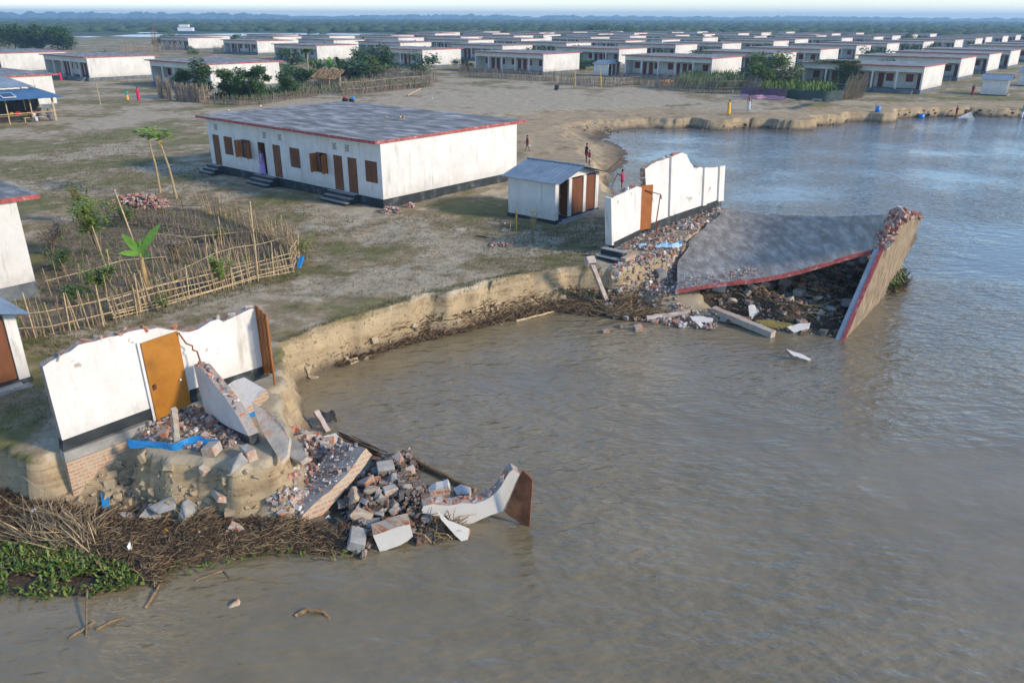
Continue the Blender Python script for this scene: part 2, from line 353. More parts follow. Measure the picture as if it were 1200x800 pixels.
def height(x,y):
    n1=(fbm(x*.9,y*.9,4,3)-.47)*1.9+(fbm(x*3.1,y*3.1,3,51)-.45)*.55*(np.hypot(x,y)<55); n2=(fbm(x*.35,y*.35,3,11)-.45)*1.2
    dt=sdist(x,y,TOP); de=sdist(x,y,TOE)
    wob=np.where(dt>-12,n1*.55+n2*.35,0)
    fy=np.clip((y-58)/8,0,1)*(y<130); w2_=((fbm(x*.22,y*.22,3,41)-.47)*3.4+(fbm(x*1.7,y*1.7,3,43)-.45)*.7)*fy
    dt=dt+wob+w2_; de=de+wob*.6+fy*(1.2+(fbm(x*.22+9,y*.22,3,47)-.4)*7)
    out=np.maximum(-dt,0); ins=np.maximum(de,0)
    t=np.where(dt>=0,0,out/(out+ins+1e-6)); t=np.clip(t,0,1)
    prof=np.interp(t,[0,.06,.16,.30,.42,.6,.8,1],[0,.16,.46,.60,.69,.84,.95,1.06])
    fr=np.clip((y-58)/8,0,1); prof=prof*(1-fr)+fr*np.interp(t,[0,.15,.4,.7,1],[0,.28,.62,.9,1.04])
    z=-1.5*prof
    z=np.where(de<=0,-1.6+np.maximum(-1.4,de*.25),z)
    # erosion ledges on the bank face
    led=(fbm(x*2.2,y*2.2,3,21)-.45)*np.where(np.hypot(x,y)<45,.42,.22)*np.clip(t*6,0,1)+(fbm(x*5.5,y*5.5,3,31)-.45)*.16*np.clip(t*6,0,1)*np.clip((1-t)*3,0,1)*np.where(np.hypot(x,y)<50,1,0)*1.0*1+(fbm(x*12,y*12,2,35)-.4)*.07*np.clip(t*8,0,1)*np.where(np.hypot(x,y)<30,1,0)*np.clip((1-t)*3,0,1)
    z=z+led
    kk=np.clip((y-58)/8,0,1)*(y<130)*np.clip(1-dt/9,0,1)
    z=np.where(z>-1.5,-1.5+(z+1.5)*(1-.36*kk),z)
    inl=np.clip(dt/1.2,0,1)
    z=z+inl*((fbm(x*.45,y*.45,4,5)-.47)*.22+(fbm(x*2.1,y*2.1,2,8)-.4)*.05)*np.clip(40/np.maximum(np.hypot(x,y),1),.15,1)
    return z,dt,de
def ground_z(x,y):
    return float(height(np.array([float(x)]),np.array([float(y)]))[0][0])
def GZ(x,y):
    p=G(x,y); p.z=ground_z(p.x,p.y); return p
def axis(a,b,fine,far,grow=1.16):
    c=list(np.arange(a,b+1e-6,fine)); s=fine; x=a; lo=[]
    while x>-far: s*=grow; x-=s; lo.append(x)
    s=fine; x=b; hi=[]
    while x<far: s*=grow; x+=s; hi.append(x)
    return np.array(lo[::-1]+c+hi)
def two_axis(a0,b0,f0,segs,lo,hi,grow=1.2):
    """fine a0..b0, then medium segments, then growing"""
    c=list(np.arange(a0,b0,f0)); x=b0
    for (e,st) in segs:
        while x<e: c.append(x); x+=st
    s=segs[-1][1] if segs else f0
    while x<hi: c.append(x); s*=grow; x+=s
    c.append(x); x=a0; s=f0
    while x>lo: s*=grow; x-=s; c.insert(0,x)
    return np.array(c)
def grid_mesh(name,X,Y,Z,mats,attrs=None,smooth=True):
    ny,nx=X.shape; me=bpy.data.meshes.new(name)
    co=np.stack([X,Y,Z],-1).reshape(-1,3).astype(np.float32)
    idx=np.arange(nx*ny).reshape(ny,nx)
    q=np.stack([idx[:-1,:-1],idx[:-1,1:],idx[1:,1:],idx[1:,:-1]],-1).reshape(-1,4)
    me.vertices.add(len(co)); me.vertices.foreach_set('co',co.ravel())
    me.loops.add(q.size); me.loops.foreach_set('vertex_index',q.ravel().astype(np.int32))
    me.polygons.add(len(q)); me.polygons.foreach_set('loop_start',np.arange(0,q.size,4,dtype=np.int32))
    try: me.polygons.foreach_set('loop_total',np.full(len(q),4,dtype=np.int32))
    except Exception: pass
    for k,a in (attrs or {}).items():
        at=me.attributes.new(k,'FLOAT','POINT'); at.data.foreach_set('value',a.ravel().astype(np.float32))
    me.update(calc_edges=True)
    if smooth: me.polygons.foreach_set('use_smooth',[True]*len(me.polygons))
    for m in mats: me.materials.append(m)
    o=bpy.data.objects.new(name,me); col.objects.link(o); return o
MT['shaded_plaster']=M_noise('shaded_grey_plaster',[(.3,(.42,.43,.44)),(.6,(.55,.56,.57)),(.75,(.62,.62,.62))],1.5,.9,6,.3)  # plaster greyed: shade on the cross wall's left face is in the colour
MT['rubble_pink']=M_island('pink_brick_breakage',[(.42,.26,.22),(.48,.30,.25),(.40,.16,.10),(.36,.28,.25),(.30,.13,.10),(.5,.42,.38)],.95)
MT['moss']=M_noise('mossy_wood',[(.3,(.14,.11,.03)),(.6,(.22,.18,.05))],3,.9,5,.5)
MT['door_fr']=M_noise('orange_brown_paint',[(.3,(.22,.075,.02)),(.7,(.34,.12,.03))],2,.5,5,.1)
MT['grassmat']=M_island('dry_and_green_grass',[(.10,.11,.04),(.15,.14,.06),(.20,.17,.08),(.08,.10,.03),(.13,.13,.055)],.9,spec=.15)
# ================================================================== SETTING
# ---- ground
gx=two_axis(-20,20,.15,[(75,.32)],-FARX,FARX); gy=two_axis(11,50,.15,[(116,.27)],-FARX,FARX)
X,Y=np.meshgrid(gx,gy)
Z,dt,de=height(X,Y)
ds=sdist(X,Y,SOIL); dz=sdist(X,Y,SANDZ)
soil=np.clip(.5+ds/1.6,0,1)
# pale trampled silt in broad strips, greener close to the houses and gardens
def blob(px,py,rx,ry): 
    c=G(px,py); return np.exp(-(((X-c.x)/rx)**2+((Y-c.y)/ry)**2))
sandy=.9*blob(620,125,24,20)+.9*blob(90,140,26,7)+.8*blob(520,105,40,30)+.7*blob(760,118,30,14)+.6*blob(470,320,7,5)+.55*blob(580,300,4,6)+.6*blob(410,265,7,5)+.5*blob(640,170,8,18)+.5*blob(250,260,3,2.5)+.35*blob(30,190,12,4)
BARE=[[g2(*q) for q in [(700,300),(722,286),(850,236),(880,250),(850,330),(700,345)]],[g2(*q) for q in [(60,500),(75,520),(180,480),(310,438),(340,470),(350,560),(60,620)]],[g2(*q) for q in [(640,138),(1210,119),(1210,150),(640,170)]],[g2(*q) for q in [(640,150),(690,150),(730,240),(700,250),(670,200)]]]
for bb in BARE: sandy=sandy+2.2*np.clip(.5+sdist(X,Y,bb)/1.2,0,1)
sandy=np.clip(sandy,0,2.2)
far=np.clip((np.hypot(X,Y)-430)/120,0,1)
gm,nt,b=newmat('silt_and_grass')
pos=worldpos(nt)
def attr(n): 
    a=N(nt,'ShaderNodeAttribute'); a.attribute_name=n; return a.outputs['Fac']
def math_(op,a,b_,c=None,clamp=False):
    m=N(nt,'ShaderNodeMath',operation=op); m.use_clamp=clamp
    for i,v in enumerate((a,b_,c)):
        if v is None: continue
        if isinstance(v,(int,float)): m.inputs[i].default_value=v
        else: nt.links.new(v,m.inputs[i])
    return m.outputs[0]
nA=noise(nt,.13,9,.66,pos); nB=noise(nt,.9,8,.7,pos); nC=noise(nt,6,6,.7,pos); nD=noise(nt,.05,4,.6,pos); nE=noise(nt,2.6,6,.75,pos)
grass=ramp(nt,nB,[(.3,(.115,.11,.038)),(.5,(.175,.162,.066)),(.7,(.25,.22,.105))])
brown=ramp(nt,nB,[(.3,(.20,.145,.08)),(.55,(.28,.215,.13)),(.75,(.36,.29,.19))])
sand=ramp(nt,nB,[(.3,(.29,.235,.155)),(.55,(.40,.335,.235)),(.75,(.50,.43,.325))])
s1=math_('ADD',math_('MULTIPLY',nA,1.15),math_('MULTIPLY',nB,.4)); 
s1=math_('ADD',s1,math_('MULTIPLY',nC,.10)); s1=math_('ADD',s1,math_('MULTIPLY',nE,.16))
s2=math_('ADD',s1,math_('MULTIPLY',attr('sandy'),.12))
g_b=ramp(nt,s2,[(.86,(0,0,0)),(.92,(1,1,1))])
b_s=ramp(nt,s2,[(.94,(0,0,0)),(1.02,(1,1,1))])
c=mix(nt,g_b,grass,brown); c=mix(nt,b_s,c,sand)
tuft=ramp(nt,nE,[(.53,(0,0,0)),(.62,(1,1,1))]); c=mix(nt,mix(nt,1.,tuft,(.4,.4,.4),'MULTIPLY'),c,(.12,.105,.05))
soilc=ramp(nt,nE,[(.3,(.09,.07,.048)),(.5,(.165,.13,.09)),(.7,(.29,.24,.17))])
c=mix(nt,ramp(nt,math_('ADD',attr('soil'),math_('MULTIPLY_ADD',nB,.8,-.4)),[(.45,(0,0,0)),(.65,(1,1,1))]),c,soilc)
# bare cut bank: layered sandy silt wherever the ground is steep or below the terrace
sx=N(nt,'ShaderNodeSeparateXYZ'); nt.links.new(pos,sx.inputs[0])
mp=N(nt,'ShaderNodeMapping'); mp.inputs['Scale'].default_value=(.25,.25,7.5); nt.links.new(pos,mp.inputs['Vector'])
st=noise(nt,1.,6,.65,mp.outputs['Vector'])
bank=ramp(nt,math_('ADD',math_('MULTIPLY',st,.55),math_('MULTIPLY',noise(nt,1.4,8,.7,pos),.45)),[(.34,(.15,.105,.06)),(.43,(.30,.22,.13)),(.53,(.40,.31,.19)),(.60,(.30,.23,.14)),(.68,(.42,.34,.225))])
bank=mix(nt,1.,bank,ramp(nt,nB,[(.3,(.75,.75,.75)),(.7,(1.15,1.15,1.15))]),'MULTIPLY')
wet=math_('MULTIPLY_ADD',sx.outputs['Z'],-2.4,-2.55,True)   # 0 above -1.06, 1 below -1.5
bank=mix(nt,math_('ADD',wet,math_('MULTIPLY_ADD',nE,.5,-.25),None,True),bank,(.11,.085,.06))
low=math_('MULTIPLY_ADD',sx.outputs['Z'],-12.,-1.3,True)
c=mix(nt,low,c,bank)
c=mix(nt,attr('far'),c,ramp(nt,noise(nt,.012,6,.7,pos),[(.35,(.035,.06,.035)),(.6,(.07,.09,.045)),(.75,(.13,.13,.08))]))
nt.links.new(c,b.inputs['Base Color']); b.inputs['Roughness'].default_value=.95; b.inputs['Specular IOR Level'].default_value=.15
hh=math_('ADD',math_('MULTIPLY',nC,.6),math_('MULTIPLY',noise(nt,28,4,.7,pos),.3)); hh=math_('ADD',hh,math_('MULTIPLY',st,.6))
bump(nt,b,hh,.5,.07)
def ground_z(x,y):
    i=int(np.searchsorted(gx,x))-1; j=int(np.searchsorted(gy,y))-1
    i=min(max(i,0),len(gx)-2); j=min(max(j,0),len(gy)-2)
    a=(x-gx[i])/(gx[i+1]-gx[i]); b_=(y-gy[j])/(gy[j+1]-gy[j])
    return float((Z[j,i]*(1-a)+Z[j,i+1]*a)*(1-b_)+(Z[j+1,i]*(1-a)+Z[j+1,i+1]*a)*b_)
ground=grid_mesh('ground',X,Y,Z,[gm],dict(soil=soil,sandy=sandy,far=far)); tag(ground,kind='structure')
# ---- water
wm,nt,b=newmat('river_water')
pos=worldpos(nt)
silt=noise(nt,.11,6,.62,pos,(1,1.6,1)); silt2=noise(nt,.7,5,.6,pos,(1,2.2,1))
c=ramp(nt,silt,[(.3,(.16,.127,.07)),(.5,(.195,.156,.09)),(.7,(.23,.186,.112))])
c=mix(nt,1.,c,ramp(nt,silt2,[(.3,(.92,.92,.92)),(.7,(1.07,1.07,1.06))]),'MULTIPLY')
sxw=N(nt,'ShaderNodeSeparateXYZ'); nt.links.new(pos,sxw.inputs[0])
def mth(op,a,b_,cl=False):
    m_=N(nt,'ShaderNodeMath',operation=op); m_.use_clamp=cl
    for i,v in enumerate((a,b_)):
        if isinstance(v,(int,float)): m_.inputs[i].default_value=v
        else: nt.links.new(v,m_.inputs[i])
    return m_.outputs[0]
# the silt plume hugs the caving bank; sky reflection painted blue-grey over the open channel
fx_=mth('MULTIPLY',mth('SUBTRACT',sxw.outputs['X'],mth('ADD',2.,mth('MULTIPLY',silt,10.))),.06,True); fy_=mth('MULTIPLY',mth('SUBTRACT',sxw.outputs['Y'],18.),.05,True)
c=mix(nt,mth('MULTIPLY',mth('MULTIPLY',fx_,fy_),.8),c,(.10,.112,.118))
nt.links.new(c,b.inputs['Base Color']); b.inputs['Roughness'].default_value=.09; b.inputs['IOR'].default_value=1.6
mpr=N(nt,'ShaderNodeMapping'); mpr.inputs['Rotation'].default_value=(0,0,math.radians(-18)); mpr.inputs['Scale'].default_value=(1,2.3,1); nt.links.new(pos,mpr.inputs['Vector'])
w1=noise(nt,1.7,1.5,.5,mpr.outputs['Vector']); w2=noise(nt,5.,2,.5,mpr.outputs['Vector']); w3=noise(nt,.5,2,.5,mpr.outputs['Vector'])
calm=ramp(nt,noise(nt,.09,4,.6,pos),[(.36,(.15,.15,.15)),(.64,(1,1,1))])
hh=math_('ADD',math_('MULTIPLY',w1,.85),math_('MULTIPLY',w2,.20)); hh=math_('ADD',hh,math_('MULTIPLY',w3,.6)); 
bn=bump(nt,b,math_('MULTIPLY',hh,calm),1.,.16)
me=bpy.data.meshes.new('river'); 
me.from_pydata([(-FARX,-FARX,WL),(FARX,-FARX,WL),(FARX,FARX,WL),(-FARX,FARX,WL)],[],[(0,1,2,3)]); me.materials.append(wm)
river=bpy.data.objects.new('river_water',me); col.objects.link(river); tag(river,kind='structure')
# ---- far river arms glinting in front of the woods
m=MB()
def strip(pxs,z=.12):
    m.plate([G(x,y,z) for x,y in pxs],(0,0,-.1))
strip([(128,42.6),(160,43.4),(230,43),(290,42.3),(440,41.3),(455,40.2),(400,39.4),(300,39.2),(262,39.6),(225,40.6),(200,40.3),(150,41)])
strip([(83,43.3),(100,43.9),(120,43.4),(104,42.8)]); strip([(160,39.2),(185,38.6),(183,37.8),(163,38.3)])
fw,ntf,bf=newmat('far_water'); bf.inputs['Base Color'].default_value=(.30,.33,.35,1); bf.inputs['Roughness'].default_value=.25
o=m.build('distant_river',fw); tag(o,kind='structure')
# ---- far woodland and horizon tree line: too many crowns to count
def canopy(name,n,fx,mat,seed):
    r=random.Random(seed); m=MB()
    base=bmesh.new(); bmesh.ops.create_icosphere(base,subdivisions=1 if n>3000 else 2,radius=1)
    bv=[v.co.copy() for v in base.verts]; bf_=[tuple(v.index for v in f.verts) for f in base.faces]
    for i in range(n):
        x,y,w,h=fx(r); s=r.random()*99
        q_=proj(x,y,0)
        if n>3000 and q_[0]<475 and q_[1]>37.6: continue
        m.add([(x+v.x*w*(1+.35*math.sin(v.y*4+s)),y+v.y*w*(1+.3*math.sin(v.x*5+s)),max(-.5,v.z*h*(1+.35*math.sin(v.x*3+v.y*4+s))+h*.35)) for v in bv],bf_)
    return m.build(name,mat,smooth=True)
fm=M_noise('far_foliage',[(.3,(.020,.040,.016)),(.5,(.035,.065,.024)),(.7,(.06,.09,.03))],.12,.95,6,0,world=True)
def f1(r):
    d=430+1900*r.random()**1.15; a=r.uniform(-.74,.74); x=math.sin(a)*d; y=math.cos(a)*d
    w=r.uniform(2.5,6.5)*(1+d/1200); return x,y,w,r.uniform(1.2,2.6)*(1+d/2600)
o=canopy('far_woodland',9500,f1,fm,3); tag(o,kind='stuff',label='low blue-green woodland stretching behind the whole village')
def f2(r):
    a=r.uniform(-.74,.74); d=r.uniform(3200,5200); g=.6+.8*vnoise(np.array([a*9+3]),np.array([1.5]),4)[0]
    return math.sin(a)*d,math.cos(a)*d,r.uniform(14,38),r.uniform(7,13)*g*(1.1 if a<0 else .9)
o=canopy('horizon_trees',1500,f2,fm,9); tag(o,kind='stuff',label='hazy blue line of trees along the horizon')
# ---- haze
hm=bpy.data.materials.new('haze_air'); hm.use_nodes=True; nt=hm.node_tree
for n in list(nt.nodes):
    if n.type!='OUTPUT_MATERIAL': nt.nodes.remove(n)
pv=nt.nodes.new('ShaderNodeVolumePrincipled'); pv.inputs['Color'].default_value=(.46,.73,1,1)
pv.inputs['Density'].default_value=.00038; pv.inputs['Anisotropy'].default_value=.2
out=[n for n in nt.nodes if n.type=='OUTPUT_MATERIAL'][0]; nt.links.new(pv.outputs['Volume'],out.inputs['Volume'])
m=MB(); m.box(-FARX+600,-60,-4.5,FARX-600,FARX-600,45); o=m.build('haze',hm); tag(o,kind='stuff',label='thin blue haze over the river plain')
# ================================================================== HOUSES
HL,HD,HH,PL=17.6,11.6,3.68,.58
def fascia_roof(name,parent,x0,x1,y0,y1,z,t=.16,mats=('roof','red')):
    """thin cast roof slab: grey top, red painted edge, sagging a little"""
    m=MB(); nx,ny=12,8; r=random.Random(int(abs(x0*31+y1*7)))
    def zz(i,j): return z+t+.05*math.sin(i*.9)*math.sin(j*.8)*.4
    top=[[Vector((x0+(x1-x0)*i/nx,y0+(y1-y0)*j/ny,zz(i,j))) for i in range(nx+1)] for j in range(ny+1)]
    vs=[p for row in top for p in row]; fs=[]
    for j in range(ny):
        for i in range(nx):
            a=j*(nx+1)+i; fs.append((a,a+1,a+nx+2,a+nx+1))
    m.add(vs,fs,0)
    m.add([(x0,y0,z),(x1,y0,z),(x1,y1,z),(x0,y1,z)],[(3,2,1,0)],2)
    ring=[(i,0) for i in range(nx)]+[(nx,j) for j in range(ny)]+[(i,ny) for i in range(nx,0,-1)]+[(0,j) for j in range(ny,0,-1)]
    for k in range(len(ring)):
        a=top[ring[k][1]][ring[k][0]]; b_=top[ring[(k+1)%len(ring)][1]][ring[(k+1)%len(ring)][0]]
        m.add([(a.x,a.y,z),(b_.x,b_.y,z),b_,a],[(0,1,2,3)],1)
    return m.build(name,[mats[0],mats[1],'wall'],parent)
def wall_with_holes(m,x0,x1,z0,z1,y0,y1,holes,mi=0):
    """wall along x between y0..y1 with rectangular holes (xa,xb,za,zb)"""
    xs=sorted({x0,x1}|{h[0] for h in holes}|{h[1] for h in holes}); zs=sorted({z0,z1}|{h[2] for h in holes}|{h[3] for h in holes})
    def solid(i,k):
        if i<0 or k<0 or i>=len(xs)-1 or k>=len(zs)-1: return False
        cx=(xs[i]+xs[i+1])/2; cz=(zs[k]+zs[k+1])/2
        return not any(h[0]<cx<h[1] and h[2]<cz<h[3] for h in holes)
    for i in range(len(xs)-1):
        for k in range(len(zs)-1):
            if not solid(i,k): continue
            a,b_,c_,d_=xs[i],xs[i+1],zs[k],zs[k+1]
            m.add([(a,y0,c_),(b_,y0,c_),(b_,y0,d_),(a,y0,d_)],[(0,1,2,3)],mi)
            m.add([(a,y1,c_),(b_,y1,c_),(b_,y1,d_),(a,y1,d_)],[(3,2,1,0)],mi)
            if not solid(i-1,k): m.add([(a,y0,c_),(a,y0,d_),(a,y1,d_),(a,y1,c_)],[(0,1,2,3)],mi)
            if not solid(i+1,k): m.add([(b_,y0,c_),(b_,y1,c_),(b_,y1,d_),(b_,y0,d_)],[(0,1,2,3)],mi)
            if not solid(i,k-1): m.add([(a,y0,c_),(a,y1,c_),(b_,y1,c_),(b_,y0,c_)],[(0,1,2,3)],mi)
            if not solid(i,k+1): m.add([(a,y0,d_),(b_,y0,d_),(b_,y1,d_),(a,y1,d_)],[(0,1,2,3)],mi)
def door_leaf(parent,x0,x1,z0,z1,y,mat='door',panels=True):
    m=MB(); m.box(x0,y-.02,z0,x1,y+.02,z1)
    w=x1-x0; h=z1-z0
    for a,b_ in ((.10,.46),(.54,.92)):
        m.box(x0+w*.14,y-.032,z0+h*a,x1-w*.14,y-.02,z0+h*b_)
    o=m.build('door',mat,parent)
    k=MB(); k.box(x1-w*.12,y-.06,z0+h*.47,x1-w*.06,y-.034,z0+h*.53); k.build('handle','dark',o)
    f=MB(); t=.05
    f.box(x0-t,y-.03,z0,x0,y+.03,z1+t); f.box(x1,y-.03,z0,x1+t,y+.03,z1+t); f.box(x0,y-.03,z1,x1,y+.03,z1+t)
    f.build('door_frame',mat,o); return o
def window_unit(parent,x0,x1,z0,z1,y,mat='door',state='shut'):
    f=MB(); t=.05
    f.box(x0,y-.03,z0,x0+t,y+.03,z1); f.box(x1-t,y-.03,z0,x1,y+.03,z1); f.box(x0+t,y-.03,z1-t,x1-t,y+.03,z1); f.box(x0+t,y-.03,z0,x1-t,y+.03,z0+t)
    if state!='shut':
        for k in range(1,6):
            xx=x0+(x1-x0)*k/6; f.box(xx-.008,y-.008,z0+t,xx+.008,y+.008,z1-t)
    o=f.build('window',mat,parent)
    def leaf(T,w,h):
        s=MB(); s.box(0,-.016,0,w,.016,h,0,T)
        n=3
        for a in range(n):
            for b_ in range(3):
                s.box(w*(a+.14)/n,-.028,h*(b_+.1)/3,w*(a+.86)/n,-.0165,h*(b_+.9)/3,0,T)
        s.build('shutter','shutter' if state!='shut' else mat,o)
    w=(x1-x0)/2-t; h=z1-z0-2*t
    if state=='shut':
        leaf(Matrix.Translation((x0+t,y-.03,z0+t)),w,h); leaf(Matrix.Translation((x0+t+w+.004,y-.03,z0+t)),w-.004,h)
    elif state=='open':
        leaf(Matrix.Translation((x0+t,y-.08,z0+t))@Matrix.Rotation(math.radians(-130),4,'Z'),w,h)
        leaf(Matrix.Translation((x1-t,y-.08,z0+t))@Matrix.Rotation(math.radians(-62),4,'Z'),w,h)
    else:
        leaf(Matrix.Translation((x1-t,y-.08,z0+t))@Matrix.Rotation(math.radians(-75),4,'Z'),w,h)
        leaf(Matrix.Translation((x0+t,y-.08,z0+t))@Matrix.Rotation(math.radians(-95),4,'Z'),w,h)
    return o
def vent(parent,x,z,y):
    """the five-hole ventilation pattern over a door"""
    m=MB(); nx,nz=7,5; w,h=.52,.40; fs=[]; mi=[]
    vs=[(x-w/2+w*i/nx,y-.004,z-h/2+h*k/nz) for k in range(nz+1) for i in range(nx+1)]
    for k in range(nz):
        for i in range(nx):
            a=k*(nx+1)+i; fs.append((a,a+1,a+nx+2,a+nx+1)); hole=(k%2==0 and i in(1,3,5)) or (k==2 and False) or (k%2==1 and i in (2,4) and k==1) or (k==3 and i in(2,4)); mi.append(1 if hole else 0)  # plate stays closed; dark cells paint the shade inside the holes
    m.v=vs; m.f=fs; m.m=mi
    return m.build('vent',['wall','dark'],parent)
def steps(parent,x0,x1,y,n,top,mats=('black','grey_cem')):
    m=MB(); r=top/n
    for k in range(n):
        m.box(x0,y-.30*(n-k),r*k-.12 if k==0 else r*k,x1,y-.003,r*(k+1)-.02,0)
        m.box(x0,y-.30*(n-k)-.01,r*(k+1)-.02,x1,y-.002 if k==n-1 else y-.30*(n-k-1)-.012,r*(k+1)+.012,1)
    return m.build('steps',list(mats),parent)
# ---- the long house on the terrace
CORN=G(450,245)
def long_house():
    rt=empty('row_house',CORN+Vector((0,0,-.05)),TH,'long white row house on the terrace, brown doors facing the bamboo garden','house')
    L=17.9; D=11.7
    # openings by fraction of the facade, measured from the right-hand corner in metres
    doors=[(.9,'w','shut'),(2.55,'d',''),(3.85,'d',''),(5.35,'w','half'),(8.05,'w','shut'),(9.95,'d',''),(11.6,'o',''),(13.35,'w','open'),(15.5,'w','shut'),(17.0,'d','')]
    hol=[]
    for x,k,s in doors:
        w=.52 if k=='w' else .42
        hol.append((-x-w,-x+w,PL+.85,PL+2.05) if k=='w' else (-x-w,-x+w,PL+.02,PL+2.05))
    m=MB(); wall_with_holes(m,-L,0,PL,HH-.0,0,.24,hol)
    m.box(-.24,.24,PL,0,D,HH); m.box(-L,.24,PL,-L+.24,D,HH); m.box(-L+.24,D-.24,PL,-.24,D,HH)
    m.build('wall','wall',rt)
    m=MB(); m.box(-L-.04,-.04,-.6,.04,D+.04,PL-.004); m.build('plinth','black',rt)
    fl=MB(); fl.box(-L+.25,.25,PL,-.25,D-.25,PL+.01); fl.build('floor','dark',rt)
    fascia_roof('roof',rt,-L-.55,.12,-.45,D+.75,HH+.003)
    for q in [(-7.4,7.0,.2),(-6.7,7.6,.3),(-6.5,7.7,.22)]:
        rb=MB(); rb.chunk((0,0,0),q[2]); o=rb.build('loose_brick','brick'); o.location=Matrix.Translation(CORN+Vector((0,0,-.05)))@Matrix.Rotation(TH,4,'Z')@Vector((q[0],q[1],HH+.25)); tag(o,'red brick lying on the long house roof','brick','bricks on the long house roof')
    for x,k,s in doors:
        w=.52 if k=='w' else .42
        if k=='w': window_unit(rt,-x-w,-x+w,PL+.85,PL+2.05,.06,state=s)
        elif k=='d': door_leaf(rt,-x-w,-x+w,PL+.02,PL+2.05,.06)
        else:
            f=MB(); f.box(-x-w,.03,PL,-x-w+.05,.09,PL+2.05); f.box(-x+w-.05,.03,PL,-x+w,.09,PL+2.05); fr=f.build('door_frame','door',rt)
            s_=MB(); s_.box(0,0,0,.78,.03,2,0,Matrix.Translation((-x-w+.03,.12,PL+.02))@Matrix.Rotation(1.35,4,'Z')); s_.build('door','door',rt,lab='brown door standing open inward')
    for x in (3.0,4.15,9.55,11.2,16.9): vent(rt,-x+.1,PL+2.55,0)
    for a,b_ in ((-4.6,-2.2),(-12.3,-10.1),(-18.1,-16.6)): steps(rt,a,b_,-.045,3,PL)
    return rt
long_house()
# ---- veranda houses of the village (detailed model, copied)
def veranda_house(detail=True,nb=5,name='veranda_house'):
    rt=empty(name,(0,0,0),0,'x','house','veranda houses of the village')
    L,D,V=17.4,11.6,2.3
    m=MB() 
    m.box(-.24,0,PL,0,D,HH); m.box(-L,0,PL,-L+.24,D,HH); m.box(-L+.24,D-.24,PL,-.24,D,HH)
    m.box(-L+.24,V,PL,-.24,V+.2,HH); m.box(-L+.24,0,HH-.75,-.24,.22,HH)     # veranda back wall, front beam
    mm=m
    bw=(L-.24)/nb
    if detail:
        m.build('wall','wall_far',rt)
        for k in range(1,nb):
            p=MB(); x=-.12-bw*k; p.box(x-.13,-.02,PL,x+.13,.30,HH-.752); p.build('pillar','wall_far',rt)
        m=MB(); m.box(-L-.03,-.25,-.6,.03,D+.03,PL-.004); m.build('plinth','plinth_far',rt)
        fascia_roof('roof',rt,-L-.5,.12,-.55,D+.8,HH+.003)
        for k in range(nb):
            x1=-.24-bw*k; d=k%2==0
            dx=x1-1.0 if d else x1-bw+.35
            o=MB(); o.box(dx,V-.05,PL+.01,dx+.82,V-.004,PL+2.0); q=o.build('door','red_door',rt)
            h=MB(); h.box(dx+.08,V-.075,PL+.95,dx+.14,V-.051,PL+1.1); h.build('handle','dark',q)
            wx=x1-2.6 if d else x1-bw+1.5
            o=MB(); o.box(wx,V-.05,PL+.9,wx+1.0,V-.004,PL+1.95)
            for a in range(1,3): o.box(wx+a*.333-.02,V-.07,PL+.9,wx+a*.333+.02,V-.051,PL+1.95)
            o.build('window','red_door',rt)
        steps(rt,-2.7,-.9,-.253,3,PL,('plinth_far','grey_cem'))
        steps(rt,-9.9,-8.1,-.253,3,PL,('plinth_far','grey_cem'))
        return rt
    return rt
def plain_house():
    """same house as one mesh, for those too far away to show their parts"""
    m=MB(); L,D,V=17.4,11.6,2.3
    m.box(-.24,0,PL,0,D,HH); m.box(-L,0,PL,-L+.24,D,HH); m.box(-L+.24,D-.24,PL,-.24,D,HH)
    m.box(-L+.24,V,PL,-.24,V+.2,HH); m.box(-L+.24,0,HH-.75,-.24,.22,HH)
    bw=(L-.24)/5
    for k in range(1,5):
        x=-.12-bw*k; m.box(x-.13,-.02,PL,x+.13,.30,HH-.752)
    m.box(-L-.03,-.25,-.6,.03,D+.03,PL-.004,1)
    m.box(-L-.5,-.55,HH+.003,.12,D+.8,HH+.17,2); m.box(-L-.52,-.57,HH+.03,.14,-.551,HH+.15,3); m.box(.121,-.55,HH+.03,.14,D+.8,HH+.15,3)
    for k in range(5):
        x1=-.24-bw*k; d=k%2==0; dx=x1-1.0 if d else x1-bw+.35
        m.box(dx,V-.05,PL+.01,dx+.82,V-.004,PL+2.0,4); wx=x1-2.6 if d else x1-bw+1.5
        m.box(wx,V-.05,PL+.9,wx+1.0,V-.004,PL+1.95,4)
    return m.build('village_house',['wall_far','plinth_far','roof','red','red_door'])
vh=veranda_house(); ph=plain_house()
near={'b':(101,68),'c':(245,76),'k':(495,59),'n':(637,64),'s':(835,69),'r':(726,58),'t':(1084,79),'u':(1127,69),'v':(1160,64),'g':(371,54),
 }
nlab={'b':'white veranda house left of the garden trees, end wall toward the field, red roof edge',
 'c':'white veranda house half hidden behind small trees near the two villagers',
 'k':'white veranda house behind the long dry stick fence, tree at its left end',
 'n':'white veranda house with a blank end wall, left of the small blue-roofed latrine',
 's':'white veranda house with red doors behind the tan cow and reed fence',
 'r':'white house with red doors just behind the small blue-roofed latrine',
 't':'white veranda house closest to the far river bank, green creeper on its roof',
 'u':'white house directly behind the creeper-covered veranda house near the far bank',
 'v':'white house third back from the far bank, dark open bay beside its end wall',
 'g':'white veranda house behind the papaya and banana clump'}
